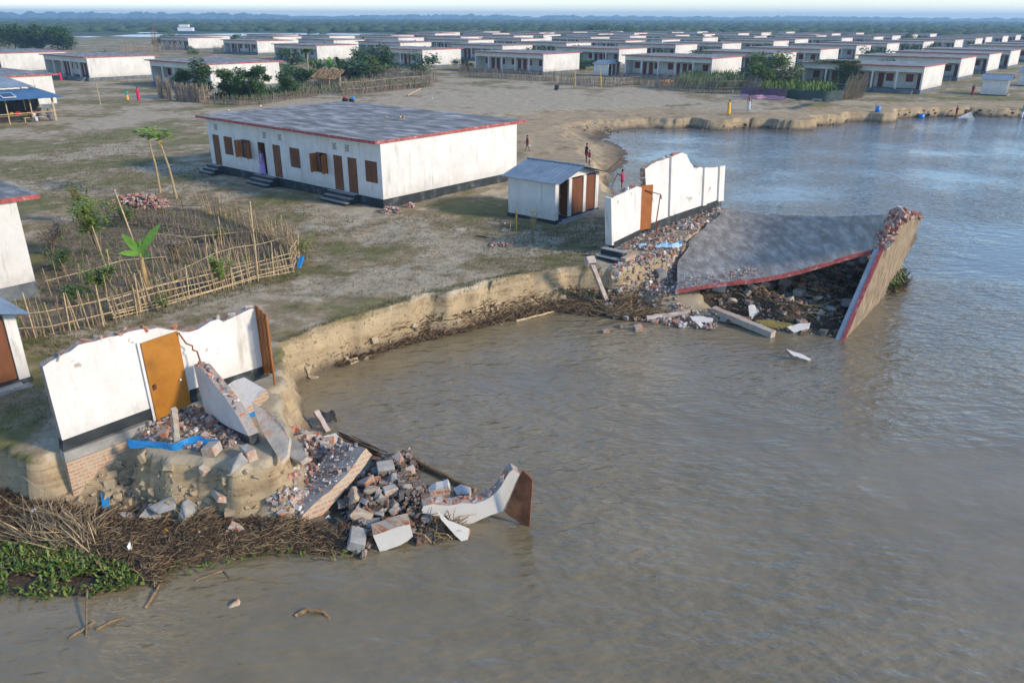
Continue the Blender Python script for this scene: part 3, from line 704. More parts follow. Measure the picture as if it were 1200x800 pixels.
farh={'d':(220,45),'e':(320,43.5),'f':(301,48.5),'h':(391,47.5),'i':(386,42.5),'j':(469,50.5),'l':(467,44.7),'m':(510,39.6),'o':(549,47.5),'p':(589,54),'611':(611,46),'637':(637,41),'664':(664,51),'776':(776,47),'824':(824,44.5),'792':(792,53),'847':(847,51.5),'w':(907,63),'x':(962,58.5),'y':(1004,54),'z':(1040,51.5),'aa':(1185,60),'932':(932,46.5),'957':(957,42)}
taken=[]
def hz(p): return 0.
first=True
for k,q in near.items():
    p=G(q[0],q[1],HH); p.z=-.02
    taken.append(uvof(p))
    if first: place(vh,p,TH); vh['label']=nlab[k]; first=False
    else: copy_at(vh,p,TH,nlab[k])
# houses whose near corner is outside the frame: from their far end corner
for (q,lb) in (((43,229),'white house cut off at the left edge above the thorny garden, red roof edge'),((68,87),'white house behind the blue-roofed tea stall'),((81,60),'white house below the big dark trees at the left edge')):
    p=G(q[0],q[1],HH+.1)-E2*12.3-E1*.1; p.z=-.02; taken.append(uvof(p)); copy_at(vh,p,TH,lb)
fl=[]
for k,q in farh.items():
    p=G(q[0],q[1],HH); p.z=-.02; fl.append(p); taken.append(uvof(p))
for i in range(-9,9):
    for j in range(0,13):
        u=-32-34.4*i+R_.uniform(-1.5,1.5); v=125+29.5*j+R_.uniform(-1.5,1.5)
        if any(abs(u-a)<19 and abs(v-b_)<17 for a,b_ in taken): continue
        p=UV(u,v); d=math.hypot(p.x,p.y)
        if d>455: continue
        x,y=proj(p.x,p.y,HH); x2,y2=proj(*(p-E1*18)[:2],HH)
        if x<150 and y<60: continue
        if x<500 and y<41: continue
        if x2>1195 or x<5 or y<37.0: continue
        if x<330 and y>46: continue
        p.z=-.02; fl.append(p); taken.append((u,v))
fl.sort(key=lambda p:(round(uvof(p)[1]/29.5),p.x))
ordn=['first','second','third','fourth','fifth','sixth','seventh','eighth','ninth','tenth','eleventh','twelfth','thirteenth','fourteenth','fifteenth','sixteenth','seventeenth','eighteenth']
rows={}
for p in fl: rows.setdefault(round(uvof(p)[1]/29.5),[]).append(p)
first=True
for ri,(rk,ps) in enumerate(sorted(rows.items())):
    for ci,p in enumerate(ps):
        lb='small far white house, %s from the left in the %s back village row'%(ordn[min(ci,17)],ordn[min(ri,17)])
        if first: o=ph; first=False
        else: o=ph.copy(); col.objects.link(o)
        place(o,p,TH); tag(o,lb,'house','far houses of the village')
print('far houses',len(fl))
# ---- latrine blocks
def latrine(nd=3,L=3.15,D=4.1,h=2.15,open_door=True,mats=('wall','tin','door'),pl=.14):
    """local x along E1 (gable at x=0, doors in the gable), y along E2"""
    rt=empty('latrine_block',(0,0,0),0,'x','latrine')
    m=MB(); r=.55
    m.box(-L,0,pl,-.001,.15,h); m.box(-L,D-.15,pl,-.001,D,h)
    m.add([(-L,0,pl),(-L,D,pl),(-L,D,h),(-L,D/2,h+r),(-L,0,h)],[(4,3,2,1,0)]); m.add([(-L+.13,0,pl),(-L+.13,D,pl),(-L+.13,D,h),(-L+.13,D/2,h+r),(-L+.13,0,h)],[(0,1,2,3,4)])
    bw=D/3
    for k in range(4):
        y=[.0,bw,2*bw,D][k]; w=.26
        y0=max(0,y-w/2) if k else 0.; y1=min(D,y+w/2) if k<3 else D
        if k in(1,2): m.box(-.15,y0,pl,0,y1,h)
        elif k==0: m.box(-.15,.151,pl,0,.30,h)
        else: m.box(-.15,D-.30,pl,0,D-.151,h)
    m.add([(-.12,0,h),(-.12,D,h),(-.12,D/2,h+r)],[(0,1,2)]); m.add([(-.15,0,h),(-.15,D,h),(-.15,D/2,h+r)],[(2,1,0)])
    for k in (1,2): m.box(-L+.15,k*bw-.06,pl,-.16,k*bw+.06,h)
    m.build('wall',mats[0],rt)
    m=MB(); m.box(-L-.04,-.04,-.7,.05,D+.04,pl-.003); m.build('plinth','black',rt)
    m=MB()
    n=26; e=.28
    for s in (0,1):
        ya,yb=(-e,D/2) if s==0 else (D+e,D/2)
        za,zb=h-e*r/(D/2)+.06,h+r+.06
        for i in range(n):
            xa=-L-.3+(L+.75)*i/n; xb=-L-.3+(L+.75)*(i+1)/n; c1=.009*math.cos(i*math.pi); c2=.009*math.cos((i+1)*math.pi)
            v=[(xa,ya,za+c1),(xb,ya,za+c2),(xb,yb,zb+c2),(xa,yb,zb+c1)]
            m.add(v,[(0,1,2,3) if s==0 else (3,2,1,0)])
            m.add([(a,b_,c_-.012) for a,b_,c_ in v],[(3,2,1,0) if s==0 else (0,1,2,3)])
    m.tube([(-L-.31,D/2,h+r+.08),(.46,D/2,h+r+.08)],.05,6)
    m.build('roof',mats[1],rt)
    for k in range(3):
        y0,y1=k*bw+(.30 if k==0 else .13),(k+1)*bw-(.30 if k==2 else .13)
        T=Matrix.Translation((-.09,y0,pl+.03))
        ang=0 if (k or not open_door) else 1.9
        T=T@Matrix.Rotation(ang,4,'Z') if ang==0 else Matrix.Translation((-.09,y1,pl+.03))@Matrix.Rotation(-1.75,4,'Z')@Matrix.Translation((0,-(y1-y0),0))
        m=MB(); m.box(-.02,0,0,.02,y1-y0,h-pl-.10,0,T)
        m.box(.02,.1,.15,.03,y1-y0-.1,.95,0,T); m.box(.02,.1,1.05,.03,y1-y0-.1,h-pl-.25,0,T)
        m.build('door',mats[2],rt,lab='brown door swung open' if ang else None)
    m=MB(); m.box(.06,.2,-.3,.42,D-.1,.02); m.box(.06,.5,.021,.22,D-.3,.10); m.build('step','grey_cem',rt)
    return rt
lt=latrine(); C0=G(650,262); tag(lt,'white latrine block with pale blue tin roof between the long house and the far ruin','latrine','latrine blocks'); place(lt,C0,TH+.02)
rc=G(37,446)-E2*4.1
copy_at(lt,rc,TH,'white latrine block cut off at the left edge beside the near ruin')
# village latrines: the doors face right
for (q,lb,rz) in (((1178,113),'white latrine block with a red door standing on the grass near the far bank',TH+.1),((1218,102),'white latrine block at the right edge behind the near-bank one',TH),((712,90),'small latrine with bright blue roof and red doors behind the low stick fence',TH)):
    copy_at(lt,G(*q),rz,lb)
# ================================================================== RUINS
def trace(pxs,p0,n): 
    n=Vector(n).normalized(); p0=Vector(p0); return [onplane(x,y,p0,n) for x,y in pxs]
def jag(pts,amp,i0,i1,seg=.16,rnd=None):
    """break the outline between points i0..i1 into a ragged edge"""
    rnd=rnd or random.Random(5); out=[]
    for i,p in enumerate(pts):
        out.append(p)
        if i0<=i<i1:
            q=pts[i+1]; L=(q-p).length; k=int(L/seg)
            for j in range(1,k):
                z=(Vector((0,0,1))*rnd.uniform(-amp,amp))
                out.append(p.lerp(q,(j+rnd.uniform(-.2,.2))/k)+z)
    return out
def thing_plate(name,label,cat,pxs,p0,n,off,mat,medge=None,group=None,kind=None,jg=None,parent=None):
    pts=trace(pxs,p0,n)
    pts=jag(pts+[pts[0]],*(jg or (.022,0,len(pts),.13,rb)))[:-1]
    c=sum(pts,Vector())/len(pts); m=MB(); m.plate([p-c for p in pts],off,0,1)
    o=m.build(name,[mat,medge or mat]); o.location=c; return tag(o,label,cat,group)
def edge_bricks(m,pts,off,rnd,prob=.5,s=.19,mi=0):
    off=Vector(off)
    for p,q in zip(pts[:-1],pts[1:]):
        L=(q-p).length; k=max(1,int(L/.2))
        for j in range(k):
            if rnd.random()<prob:
                c=p.lerp(q,(j+rnd.random())/k)+off*rnd.uniform(.25,.75)+Vector((0,0,rnd.uniform(-.03,.04)))
                m.chunk(c,(s*1.2,s,.09),rnd,mi)
rb=random.Random(11)
# ---------------------------------------------------------------- near ruin
A_=Vector((.6845,.729,0)).normalized(); B_=Vector((A_.y,-A_.x,0)); O_=Vector((-11.0,16.75,.3))
nr=empty('ruined_wall',O_,0,'broken white house wall with an orange-brown door on the crumbling near mound','ruin')
top=[(50,430),(58,424),(82,412),(92,404),(120,397),(150,389),(184,384),(206,387),(222,389),(232,386),(246,377),(256,374),(262,377),(285,366),(299,361)]
tp=trace(top,O_,B_)
tp=jag(tp,.025,0,len(tp)-1,.14,rb)
rt_=trace([(316,432)],O_,B_); bt=trace([(222,459),(222,474),(182,490),(182,476),(73,516)],O_,B_)
m=MB(); m.plate(tp+rt_+bt,-B_*.25,0,1); m.build('wall',['wall_clean','broken'],nr,world=True)
m=MB(); edge_bricks(m,tp,-B_*.25,rb,.35); m.build('loose_bricks','rubble',nr,world=True)
m=MB(); m.plate([p+B_*.015 for p in trace([(73,516),(182,476),(182,488),(74,529)],O_,B_)],-B_*.28)
m.build('skirting','black',nr,world=True)
m=MB(); m.plate([p+B_*.015 for p in trace([(222,457),(314,427),(316,440),(222,473)],O_,B_)],-B_*.28)
m.build('skirting','black',nr,world=True)
m=MB(); m.plate([p+B_*.05 for p in trace([(74,530),(150,503),(186,490),(186,500),(152,515),(76,541)],O_,B_)],-B_*.3)
m.build('ledge','grey_cem',nr,world=True)
m=MB(); m.plate([p+B_*.10 for p in trace([(76,541),(150,514),(172,530),(150,559),(86,585)],O_,B_)],-B_*.4,0,0)
m.build('foundation','brick_mud',nr,world=True)
m=MB(); q=trace([(164,402),(206,387),(222,472),(183,491)],O_,B_); q=[p+B_*(.05+.05*(i in(1,2))) for i,p in enumerate(q)]
m.plate(q,-B_*.04); d_=m.build('door','orange',nr,world=True)
m=MB(); c=trace([(180,452)],O_,B_)[0]+B_*.1; m.box(c.x-.03,c.y-.03,c.z-.07,c.x+.03,c.y+.03,c.z+.07); m.build('handle','rust',d_,world=True)
m=MB(); c=trace([(209,443)],O_,B_)[0]+B_*.115; m.tube([c,c+B_*.03],.03,8); m.build('lock','white',d_,world=True)
m=MB()
for p,q2 in (((158,404),(178,494)),):
    a,b_=trace([(162,401),(182,492)],O_,B_); m.plate([a+B_*.06,b_+B_*.06,b_+B_*.06-A_*.06,a+B_*.06-A_*.06],-B_*.08)
m.build('door_frame','wall_clean',nr,world=True)
m=MB(); q=trace([(206,388),(214,400),(220,402),(219,406),(223,407),(229,430)],O_,B_); m.tube([p+B_*(.15+.06*i) for i,p in enumerate(q)],.022,6); m.build('bent_pipe','pipe',nr,world=True)
m=MB(); q=trace([(305,350),(310,372)],O_,B_)
c0=trace([(298,361)],O_,B_)[0]; 
# brown slatted panel hanging off the right-hand end
for k in range(6):
    u=.10*k; a=c0+A_*.04+B_*(.02+u); zz=c0.z+.02+.02*(k%2)
    m.box(-.045,-.02+.012*(k%2),-2.05+.03*k,.045,.02+.012*(k%2),.05-.03*k,0,Matrix.Translation((a.x,a.y,zz))@Matrix.Rotation(math.atan2(B_.y,B_.x),4,'Z'))
for zc in (-.25,-1.0,-1.75):
    m.box(-.05,.0,zc-.05,.58,.05,zc+.05,0,Matrix.Translation((c0.x+A_.x*.02,c0.y+A_.y*.02,c0.z))@Matrix.Rotation(math.atan2(B_.y,B_.x),4,'Z'))
sp_=m.build('door','shutter',nr,world=True,lab='narrow brown plank door hanging from the broken wall end')
m=MB(); a=c0+B_*.62; m.tube([a+Vector((0,0,-.1)),a+Vector((0,0,-2.2))],.035,6); m.build('door_frame','shutter',sp_,world=True)
# cross wall
pc=trace([(228,470)],O_,B_)[0]
cw=empty('broken_cross_wall',pc,0,'grey broken cross wall with a stepped brick edge, leaning from the near ruin','ruin')
f=trace([(227,427),(234,430),(254,454),(268,472),(280,490),(292,512),(266,500),(241,484),(233,455)],pc,A_)
f=jag(f,.03,0,5,.12,rb)
m=MB(); m.plate(f,A_*.28,0,1); m.build('wall',['shaded_plaster' if 'shaded_plaster' in MT else 'wall_clean','broken'],cw,world=True)
m=MB(); edge_bricks(m,f[:int(len(f)*.75)],A_*.28,rb,.9,.15); m.build('broken_edge','rubble',cw,world=True)
m=MB(); m.plate(trace([(241,484),(266,500),(292,512),(293,522),(264,508),(240,492)],pc-A_*.02,A_),A_*.26); m.build('skirting','black',cw,world=True)
thing_plate('wall_fragment','white triangular wall slab lying tilted behind the grey cross wall','rubble',[(262,454),(268,450),(274,446),(286,442),(298,448),(312,456),(304,463),(297,470),(290,478),(283,485),(275,476),(268,466)],G(285,478,.25),(-.15,-.55,.8),(.03,.06,-.28),'wall_clean','brick_mud')
thing_plate('plaster_slab','thin grey slab leaning down the mound right of the cross wall','rubble',[(295,470),(306,477),(319,486),(331,499),(339,514),(337,532),(330,541),(321,528),(311,512),(301,493)],G(318,510,.3),(-.12,-.42,.9),(.03,.05,-.1),'concrete','concrete')
thing_plate('plaster_slab','grey crumpled plaster slab at the water edge below the leaning slab','rubble',[(338,510),(347,514),(354,521),(360,535),(352,541),(341,536),(334,529)],G(345,530,-.3),(-.05,-.42,.9),(.03,.05,-.14),'grey_cem','concrete')
# mud blocks and bank of sand in front
thing_plate('fallen_slab','long fallen wall slab with a pink brick edge and grey top, right of the mound','rubble',[(429,525),(436,533),(428,545),(421,554),(405,573),(389,591),(376,605),(360,619),(347,619),(355,603),(373,586),(388,574),(400,562),(411,550),(419,538)],G(352,618,-1.42),(.62,-.66,.42),(-.85,.62,-.10),'brick_mud','grey_cem')
thing_plate('wall_fragment','short white wall block with a red brick top, lowest in the water','rubble',[(437,627),(458,620),(480,614),(484,628),(470,638),(446,648)],G(446,648,WL-.05),(.25,-.9,.3),(-.10,.36,.06),'wall_far','brick')
thing_plate('wall_fragment','cream curved wall piece rising to a point beside the rusty door','rubble',[(507,590),(524,592),(541,589),(556,590),(568,586),(580,578),(587,570),(592,561),(597,553),(601,550),(609,555),(600,575),(589,599),(576,603),(558,611),(539,618),(531,614),(523,604),(508,604),(493,601),(496,593)],G(545,616,WL-.05),(.2,-.93,.28),(-.07,.27,.03),'wall_far','broken')
thing_plate('wall_fragment','narrow white plaster strip leaning in front of the cream curved wall piece','rubble',[(512,597),(525,609),(538,614),(550,619),(547,640),(533,627),(517,609)],G(540,630,WL+.05),(.3,-.6,.7),(.02,.10,-.12),'wall_far','broken')
thing_plate('steel_door','rusty steel door standing tilted in the water at the tip of the rubble','door',[(612,551),(624,562),(620,622),(591,599)],G(615,620,WL-.1),(-.35,-.9,.1),(.02,.05,0),'rust')
thing_plate('wall_fragment','small white and brick block left of the cream curved wall piece','rubble',[(502,579),(511,573),(525,569),(528,575),(527,584),(503,586)],G(515,586,-1.35),(.2,-.8,.5),(-.03,.3,.02),'brick','wall_clean')
thing_plate('wall_fragment','flat pale chip between the brick block and the floating beam','rubble',[(483,574),(497,570),(499,574),(484,580)],G(490,577,-1.35),(0,-.3,.95),(0,.02,-.08),'concrete')
thing_plate('wall_fragment','white topped brick block beside the reed bundle','rubble',[(366,520),(376,512),(393,507),(401,514),(399,521),(378,528)],G(382,524,-.95),(.1,-.35,.9),(.03,.05,-.3),'wall_clean','brick_mud')
thing_plate('wall_fragment','white plaster block lying in black mud by the cream curved wall','rubble',[(531,572),(540,567),(552,571),(550,578),(536,580)],G(541,577,-1.3),(.1,-.5,.85),(0,.1,-.25),'wall_clean','concrete')
thing_plate('wall_fragment','white and brick wall corner stranded on the litter below the mound','rubble',[(264,622),(272,610),(280,613),(290,622),(301,620),(302,630),(286,642),(270,633)],G(282,634,-1.3),(.1,-.6,.8),(.02,.08,-.2),'brick','wall_clean')
# dust and small rubble left on the long fallen slab, brick stubs on the cream wall piece
sn=Vector((.62,-.66,.42)).normalized(); sp0=G(352,618,-1.42); up_=[onplane(x,y,sp0,sn) for x,y in ((429,525),(419,538),(411,550),(400,562),(388,574),(373,586),(355,603),(347,619))]
m=MB(); o0=up_[0].copy()
for k in range(520):
    t=rb.random()*(len(up_)-1.001); i=int(t); p=up_[i].lerp(up_[i+1],t-i)+Vector((-.85,.62,-.10))*rb.random()**.7; s=.02*(6**(rb.random()**1.6)); m.chunk(p+Vector((0,0,.03+s*.2))-o0,s,rb)
o=m.build('brick_rubble','rubble'); o.location=o0; tag(o,'small rubble and mortar dust lying on top of the long fallen slab','rubble',kind='stuff')
wn=Vector((.2,-.93,.28)).normalized(); wp0=G(545,616,WL-.05); tl_=[onplane(x,y,wp0,wn) for x,y in ((507,590),(524,592),(541,589),(556,590),(568,586),(580,578),(587,570),(592,561))]
m=MB(); o0=tl_[0].copy(); edge_bricks(m,[p-o0 for p in tl_],Vector((-.07,.27,.03)),rb,1.6,.17); edge_bricks(m,[p-o0 for p in tl_],Vector((-.07,.27,.03)),rb,1.,.10)
o=m.build('brick_rubble','rubble_pink'); o.location=o0; tag(o,'broken brick stubs along the top of the cream curved wall piece','rubble',kind='stuff')
def beam(name,label,cat,a,b_,w,h,mat,n=0,rot=0.,group=None):
    a,b_=Vector(a),Vector(b_); L=(b_-a).length; d=(b_-a).normalized(); s=d.cross(Vector((0,0,1))).normalized(); u=s.cross(d)
    m=MB(); r=random.Random(int(L*1000)); k=8; rings=[]
    for i in range(k+1):
        c=d*(L*i/k); j=lambda: r.uniform(-.012,.012)
        rings.append([c+s*(x*w/2+j())+u*(z*h/2+j()) for x,z in ((-1,-1),(1,-1),(1,1),(-1,1))])
    for i in range(k): m.hexa([rings[i][0],rings[i][1],rings[i+1][1],rings[i+1][0]],[rings[i][3],rings[i][2],rings[i+1][2],rings[i+1][3]])
    # keep only the outer skin
    m=MB(); vs=[p for rg in rings for p in rg]; fs=[(3,2,1,0),(4*k,4*k+1,4*k+2,4*k+3)]
    for i in range(k):
        for e in range(4): fs.append((4*i+e,4*i+(e+1)%4,4*i+4+(e+1)%4,4*i+4+e))
    m.add(vs,fs); o=m.build(name,mat); o.location=a; return tag(o,label,cat,group)
def log(name,label,cat,pts,rad,mat,n=8,group=None):
    pts=[Vector(p) for p in pts]; m=MB(); r=random.Random(len(label)); q=[]; L=len(pts)
    for i in range(L-1):
        for j in range(4): q.append(pts[i].lerp(pts[i+1],j/4)+Vector((r.uniform(-1,1),r.uniform(-1,1),r.uniform(-1,1)))*rad*.25-pts[0])
    q.append(pts[-1]-pts[0]); m.tube(q,[rad*(1-.35*i/len(q)) for i in range(len(q))],n)
    o=m.build(name,mat); o.location=pts[0]; return tag(o,label,cat,group)
beam('concrete_post','short grey concrete post standing in the rubble in front of the orange-brown door','post',G(207,523,-.05),trace([(204,479)],G(207,523,.1),(0,-1,0))[0],.13,.13,'concrete')
log('floating_beam','dark rusty beam floating behind the near rubble tip','beam',[G(469,531,-1.42),G(512,553,-1.42),G(557,574,-1.40)],.09,'reed')
beam('wooden_post','short brown post sticking out of the water beside black rags','post',G(384,506,-1.5),G(370,482,-1.0),.16,.14,'post')
m=MB()
for k in range(46):
    t=rb.random(); a=G(392,511,-1.4)+Vector((rb.uniform(-.2,.2),rb.uniform(-.15,.15),rb.uniform(-.05,.16))); b2=G(449,535,-1.4)+Vector((rb.uniform(-.12,.12),rb.uniform(-.15,.15),rb.uniform(-.05,.12))); m.tube([a.lerp(b2,t*.3)-a,b2.lerp(a,(1-t)*.3)-a],.014,4)
    if k==0: base=a.copy()
    for i in range(len(m.v)-8,len(m.v)): m.v[i]=tuple(Vector(m.v[i])+a-base)
o=m.build('reed_bundle','reed'); o.location=base; tag(o,'long dark bundle of rotting reeds floating beside the near rubble','reed bundle')
def cloth(name,label,cat,pts_edge,mat,amp=.08,nx=18,ny=5,seed=3,thick=.012):
    """draped cloth between an upper and a lower polyline"""
    up_,lo_=pts_edge; r=random.Random(seed)
    def at_(pl,t): 
        k=t*(len(pl)-1); i=min(int(k),len(pl)-2); return Vector(pl[i]).lerp(Vector(pl[i+1]),k-i)
    m=MB(); g=[]
    for j in range(ny+1):
        for i in range(nx+1):
            p=at_(up_,i/nx).lerp(at_(lo_,i/nx),j/ny); p=p+Vector((r.uniform(-1,1)*amp*.4,r.uniform(-1,1)*amp*.4,r.uniform(-.3,1)*amp)); g.append(p)
    fs=[(j*(nx+1)+i,(j+1)*(nx+1)+i,(j+1)*(nx+1)+i+1,j*(nx+1)+i+1) for j in range(ny) for i in range(nx)]
    c=g[0].copy(); m.add([p-c for p in g],fs); o=m.build(name,mat,smooth=True); o.location=c
    md=o.modifiers.new('thick','SOLIDIFY'); md.thickness=thick
    md=o.modifiers.new('sub','SUBSURF'); md.levels=1; md.render_levels=1
    return tag(o,label,cat)
cloth('tarpaulin','torn bright blue tarpaulin strip draped over the mound edge below the door','tarpaulin',([G(147,513,.16),G(165,517,.15),G(190,519,.15),G(205,522,.15),G(222,513,.22),G(232,509,.25),G(245,516,.2),G(258,517,.18)],[G(150,527,-.05),G(170,525,0),G(190,528,-.08),G(202,535,-.15),G(218,529,-.1),G(232,527,0),G(245,527,-.02),G(257,526,0)]),'tarp',.06)
cloth('blue_rag','scrap of blue cloth between the cross wall and the leaning grey slab','rag',([G(288,484,.1),G(297,480,.1)],[G(292,500,-.1),G(303,498,-.1)]),'tarp',.06,5,4,5)
o=beam('blue_pipe','short blue pipe stub standing below the brick foundation','pipe',G(125,601,-1.5),G(123,576,-1.1),.17,.17,'tarp')
cloth('black_rags','black rags snagged on the brown post in the water','rag',([G(374,480,-1.0),G(392,484,-1.2)],[G(378,500,-1.45),G(396,493,-1.45)]),'blackc',.12,6,5,7)
# ---- loose chunks, each its own thing
CH=[]
for k in range(5):
    m=MB(); m.chunk((0,0,0),1.,random.Random(50+k),flatn=.8); m.f=[f_ for f_ in m.f]; CH.append(m)
def chunk_thing(p,size,mat,label,group,name='rubble_chunk',k=None,cat='rubble'):
    r=rb; m=MB(); m.chunk((0,0,0),size*1.3,r,flatn=.9); 
    o=m.build(name,mat); o.location=p
    md=o.modifiers.new('bev','BEVEL'); md.width=.02; md.segments=1
    return tag(o,label,cat,group)
def inside(px,py,poly):
    c=False; n=len(poly)
    for i in range(n):
        (ax,ay),(bx,by)=poly[i],poly[(i+1)%n]
        if (ay>py)!=(by>py) and px<(bx-ax)*(py-ay)/(by-ay)+ax: c=not c
    return c
def scatter(poly,n,rnd):
    xs=[p[0] for p in poly]; ys=[p[1] for p in poly]; out=[]
    while len(out)<n:
        x,y=rnd.uniform(min(xs),max(xs)),rnd.uniform(min(ys),max(ys))
        if inside(x,y,poly): out.append((x,y))
    return out
def wp(poly,z): return [(G(x,y,z).x,G(x,y,z).y) for x,y in poly]
def stuff_rubble(name,label,poly,z,n,smin,smax,mat,rnd,zj=.15,follow=True,hf=None):
    W=wp(poly,z); m=MB()
    for x,y in scatter(W,n,rnd):
        zz=hf(x,y) if hf else z
        s=smin*(smax/smin)**(rnd.random()**2.2)
        m.chunk((x,y,zz+s*.15+rnd.random()*zj*.3),s,rnd)
    o=m.build(name,mat); c=G(*poly[0],z); origin_to(o,c); return tag(o,label,'rubble',kind='stuff')
def mound(name,label,poly,z,hgt,mat,edge=.8,seed=1,cat='heap',step=.16,base=-.25):
    """uneven heap of material over a footprint"""
    W=wp(poly,z); xs=[p[0] for p in W]; ys=[p[1] for p in W]
    X_,Y_=np.meshgrid(np.arange(min(xs)-.3,max(xs)+.3,step),np.arange(min(ys)-.3,max(ys)+.3,step))
    d=sdist(X_,Y_,W)+(fbm(X_*1.3,Y_*1.3,3,seed)-.45)*edge*.9
    h=np.clip(d/edge,0,1)**.7*hgt*(.45+1.1*fbm(X_*1.1,Y_*1.1,4,seed+3))+(fbm(X_*5,Y_*5,2,seed+7)-.4)*.10
    Zm=np.where(d>0,z+h,z+base)
    o=grid_mesh(name,X_,Y_,Zm,[MT[mat]]); tag(o,label,cat,kind='stuff')
    def hf(x,y):
        dd=sdist(np.array([x]),np.array([y]),W)+(fbm(np.array([x*1.3]),np.array([y*1.3]),3,seed)-.45)*edge*.9
        hh=np.clip(dd/edge,0,1)**.7*hgt*(.45+1.1*fbm(np.array([x*1.1]),np.array([y*1.1]),4,seed+3))
        return float(z+hh[0])
    return o,hf
def litter(name,label,poly,z,n,l0,l1,rad,mat,rnd,hf=None,flat_=.25,curve=.25,cat='litter',dirb=None,zmax=None):
    W=wp(poly,z); m=MB()
    for x,y in scatter(W,n,rnd):
        if zmax is not None and ground_z(x,y)>zmax+.12*math.sin(x*3+y): continue
        zz=(hf(x,y) if hf else z)+rnd.uniform(0,.05); L=rnd.uniform(l0,l1)*(1 if rnd.random()<.85 else 1.7)
        a=rnd.uniform(0,math.pi) if dirb is None or rnd.random()<.3 else rnd.gauss(dirb,.45)
        el=rnd.gauss(0,flat_); d=Vector((math.cos(a)*math.cos(el),math.sin(a)*math.cos(el),abs(math.sin(el))))
        p=Vector((x,y,zz)); q=p+d*L*.5+Vector((rnd.uniform(-1,1),rnd.uniform(-1,1),rnd.random()))*L*curve*.4; e=p+d*L
        m.tube([p,q,e],[rad*rnd.uniform(.6,1.3),rad,rad*.5],3,cap=False)
    o=m.build(name,mat); origin_to(o,G(*poly[0],z)); return tag(o,label,cat,kind='stuff')
gz=lambda x,y: ground_z(x,y)
# near mound top rubble
NF=[(176,500),(200,488),(222,474),(238,478),(262,500),(288,516),(266,528),(232,528),(200,526),(160,520),(150,516)]
stuff_rubble('brick_rubble','small brick and plaster rubble spread over the floor in front of the orange-brown door',NF,0,950,.03,.14,'rubble',rb,.25,hf=lambda x,y: ground_z(x,y)+.03)
for x,y in [(248,497),(240,515),(262,515),(225,520),(232,498),(192,512),(211,501),(255,507),(271,522),(180,520),(219,486),(247,482)]:
    p=G(x,y,0); p.z=ground_z(p.x,p.y)+.1; chunk_thing(p,rb.uniform(.16,.3),'broken','broken brick or plaster lump on the floor rubble of the near ruin','lumps on the near ruin floor')
# slope rubble right of mound
NS=[(300,545),(340,520),(372,520),(400,530),(420,548),(404,565),(380,585),(350,618),(325,615),(310,590)]
o,hfs=mound('rubble_bank','sandy rubble slope between the mound and the long fallen slab',[(290,530),(322,512),(356,510),(385,514),(412,530),(420,548),(404,565),(380,590),(352,622),(300,625),(262,612)],-1.5,.75,'sand',.9,4,'heap')
stuff_rubble('brick_rubble','muddy brick rubble scattered down the slope right of the mound',NS,-1.3,1900,.04,.26,'rubble',rb,.2,hf=hfs)
for x,y,s in [(345,545,.42),(357,552,.34),(362,528,.3),(385,525,.32),(336,560,.3),(325,575,.26),(377,560,.25),(345,575,.22),(330,600,.22),(366,570,.2),(352,530,.35),(372,543,.28)]:
    p=G(x,y,-1.1); p.z=hfs(p.x,p.y)+s*.25; chunk_thing(p,s,rb.choice(['concrete','broken','brick_mud']),'broken lump on the slope between the mound and the long fallen slab','lumps right of the near mound')
NT=[(398,600),(408,575),(440,545),(480,532),(492,545),(488,565),(520,590),(560,585),(575,592),(520,612),(505,625),(490,635),(470,612),(440,622),(425,650),(410,640)]
o,hft=mound('rubble_bank','dark rubble bank at the tip of the near ruin, standing in the river',NT,WL,.5,'mulch',.6,8,'heap')
stuff_rubble('brick_rubble','dark wet brick rubble heaped at the tip of the near ruin',NT,-1.35,1500,.05,.26,'rubble_dark',rb,.2,hf=hft)
for x,y,s,mt in [(430,575,.42,'broken'),(436,588,.36,'brick_mud'),(452,560,.4,'grey_cem'),(462,572,.32,'grey_cem'),(470,545,.42,'broken'),(480,552,.28,'concrete'),(458,587,.3,'concrete'),(415,590,.45,'brick_mud'),(425,606,.42,'brick_mud'),(447,602,.34,'grey_cem'),(418,630,.5,'grey_cem'),(465,598,.3,'concrete'),(490,562,.22,'concrete'),(441,560,.3,'grey_cem'),(478,585,.24,'concrete'),(505,592,.24,'broken'),(437,612,.3,'grey_cem'),(455,550,.26,'grey_cem'),(470,602,.22,'brick_mud'),(405,612,.3,'rust'),(447,545,.24,'grey_cem')]:
    p=G(x,y,-1.25); p.z=hft(p.x,p.y)+s*.22; chunk_thing(p,s,mt,'broken wall lump in the dark rubble between the fallen slab and the cream wall piece','lumps at the near rubble tip')
for x,y,s in [(196,605,.32),(215,608,.3),(178,607,.34),(262,602,.26),(288,602,.3),(250,596,.2),(238,572,.18),(258,585,.2),(300,590,.22),(152,607,.28)]:
    p=G(x,y,-1.35); p.z=max(ground_z(p.x,p.y),-1.45)+.12; chunk_thing(p,s*1.7,'concrete' if s<.3 else 'grey_cem','grey concrete slab fragment at the foot of the near mound','slabs at the mound foot')
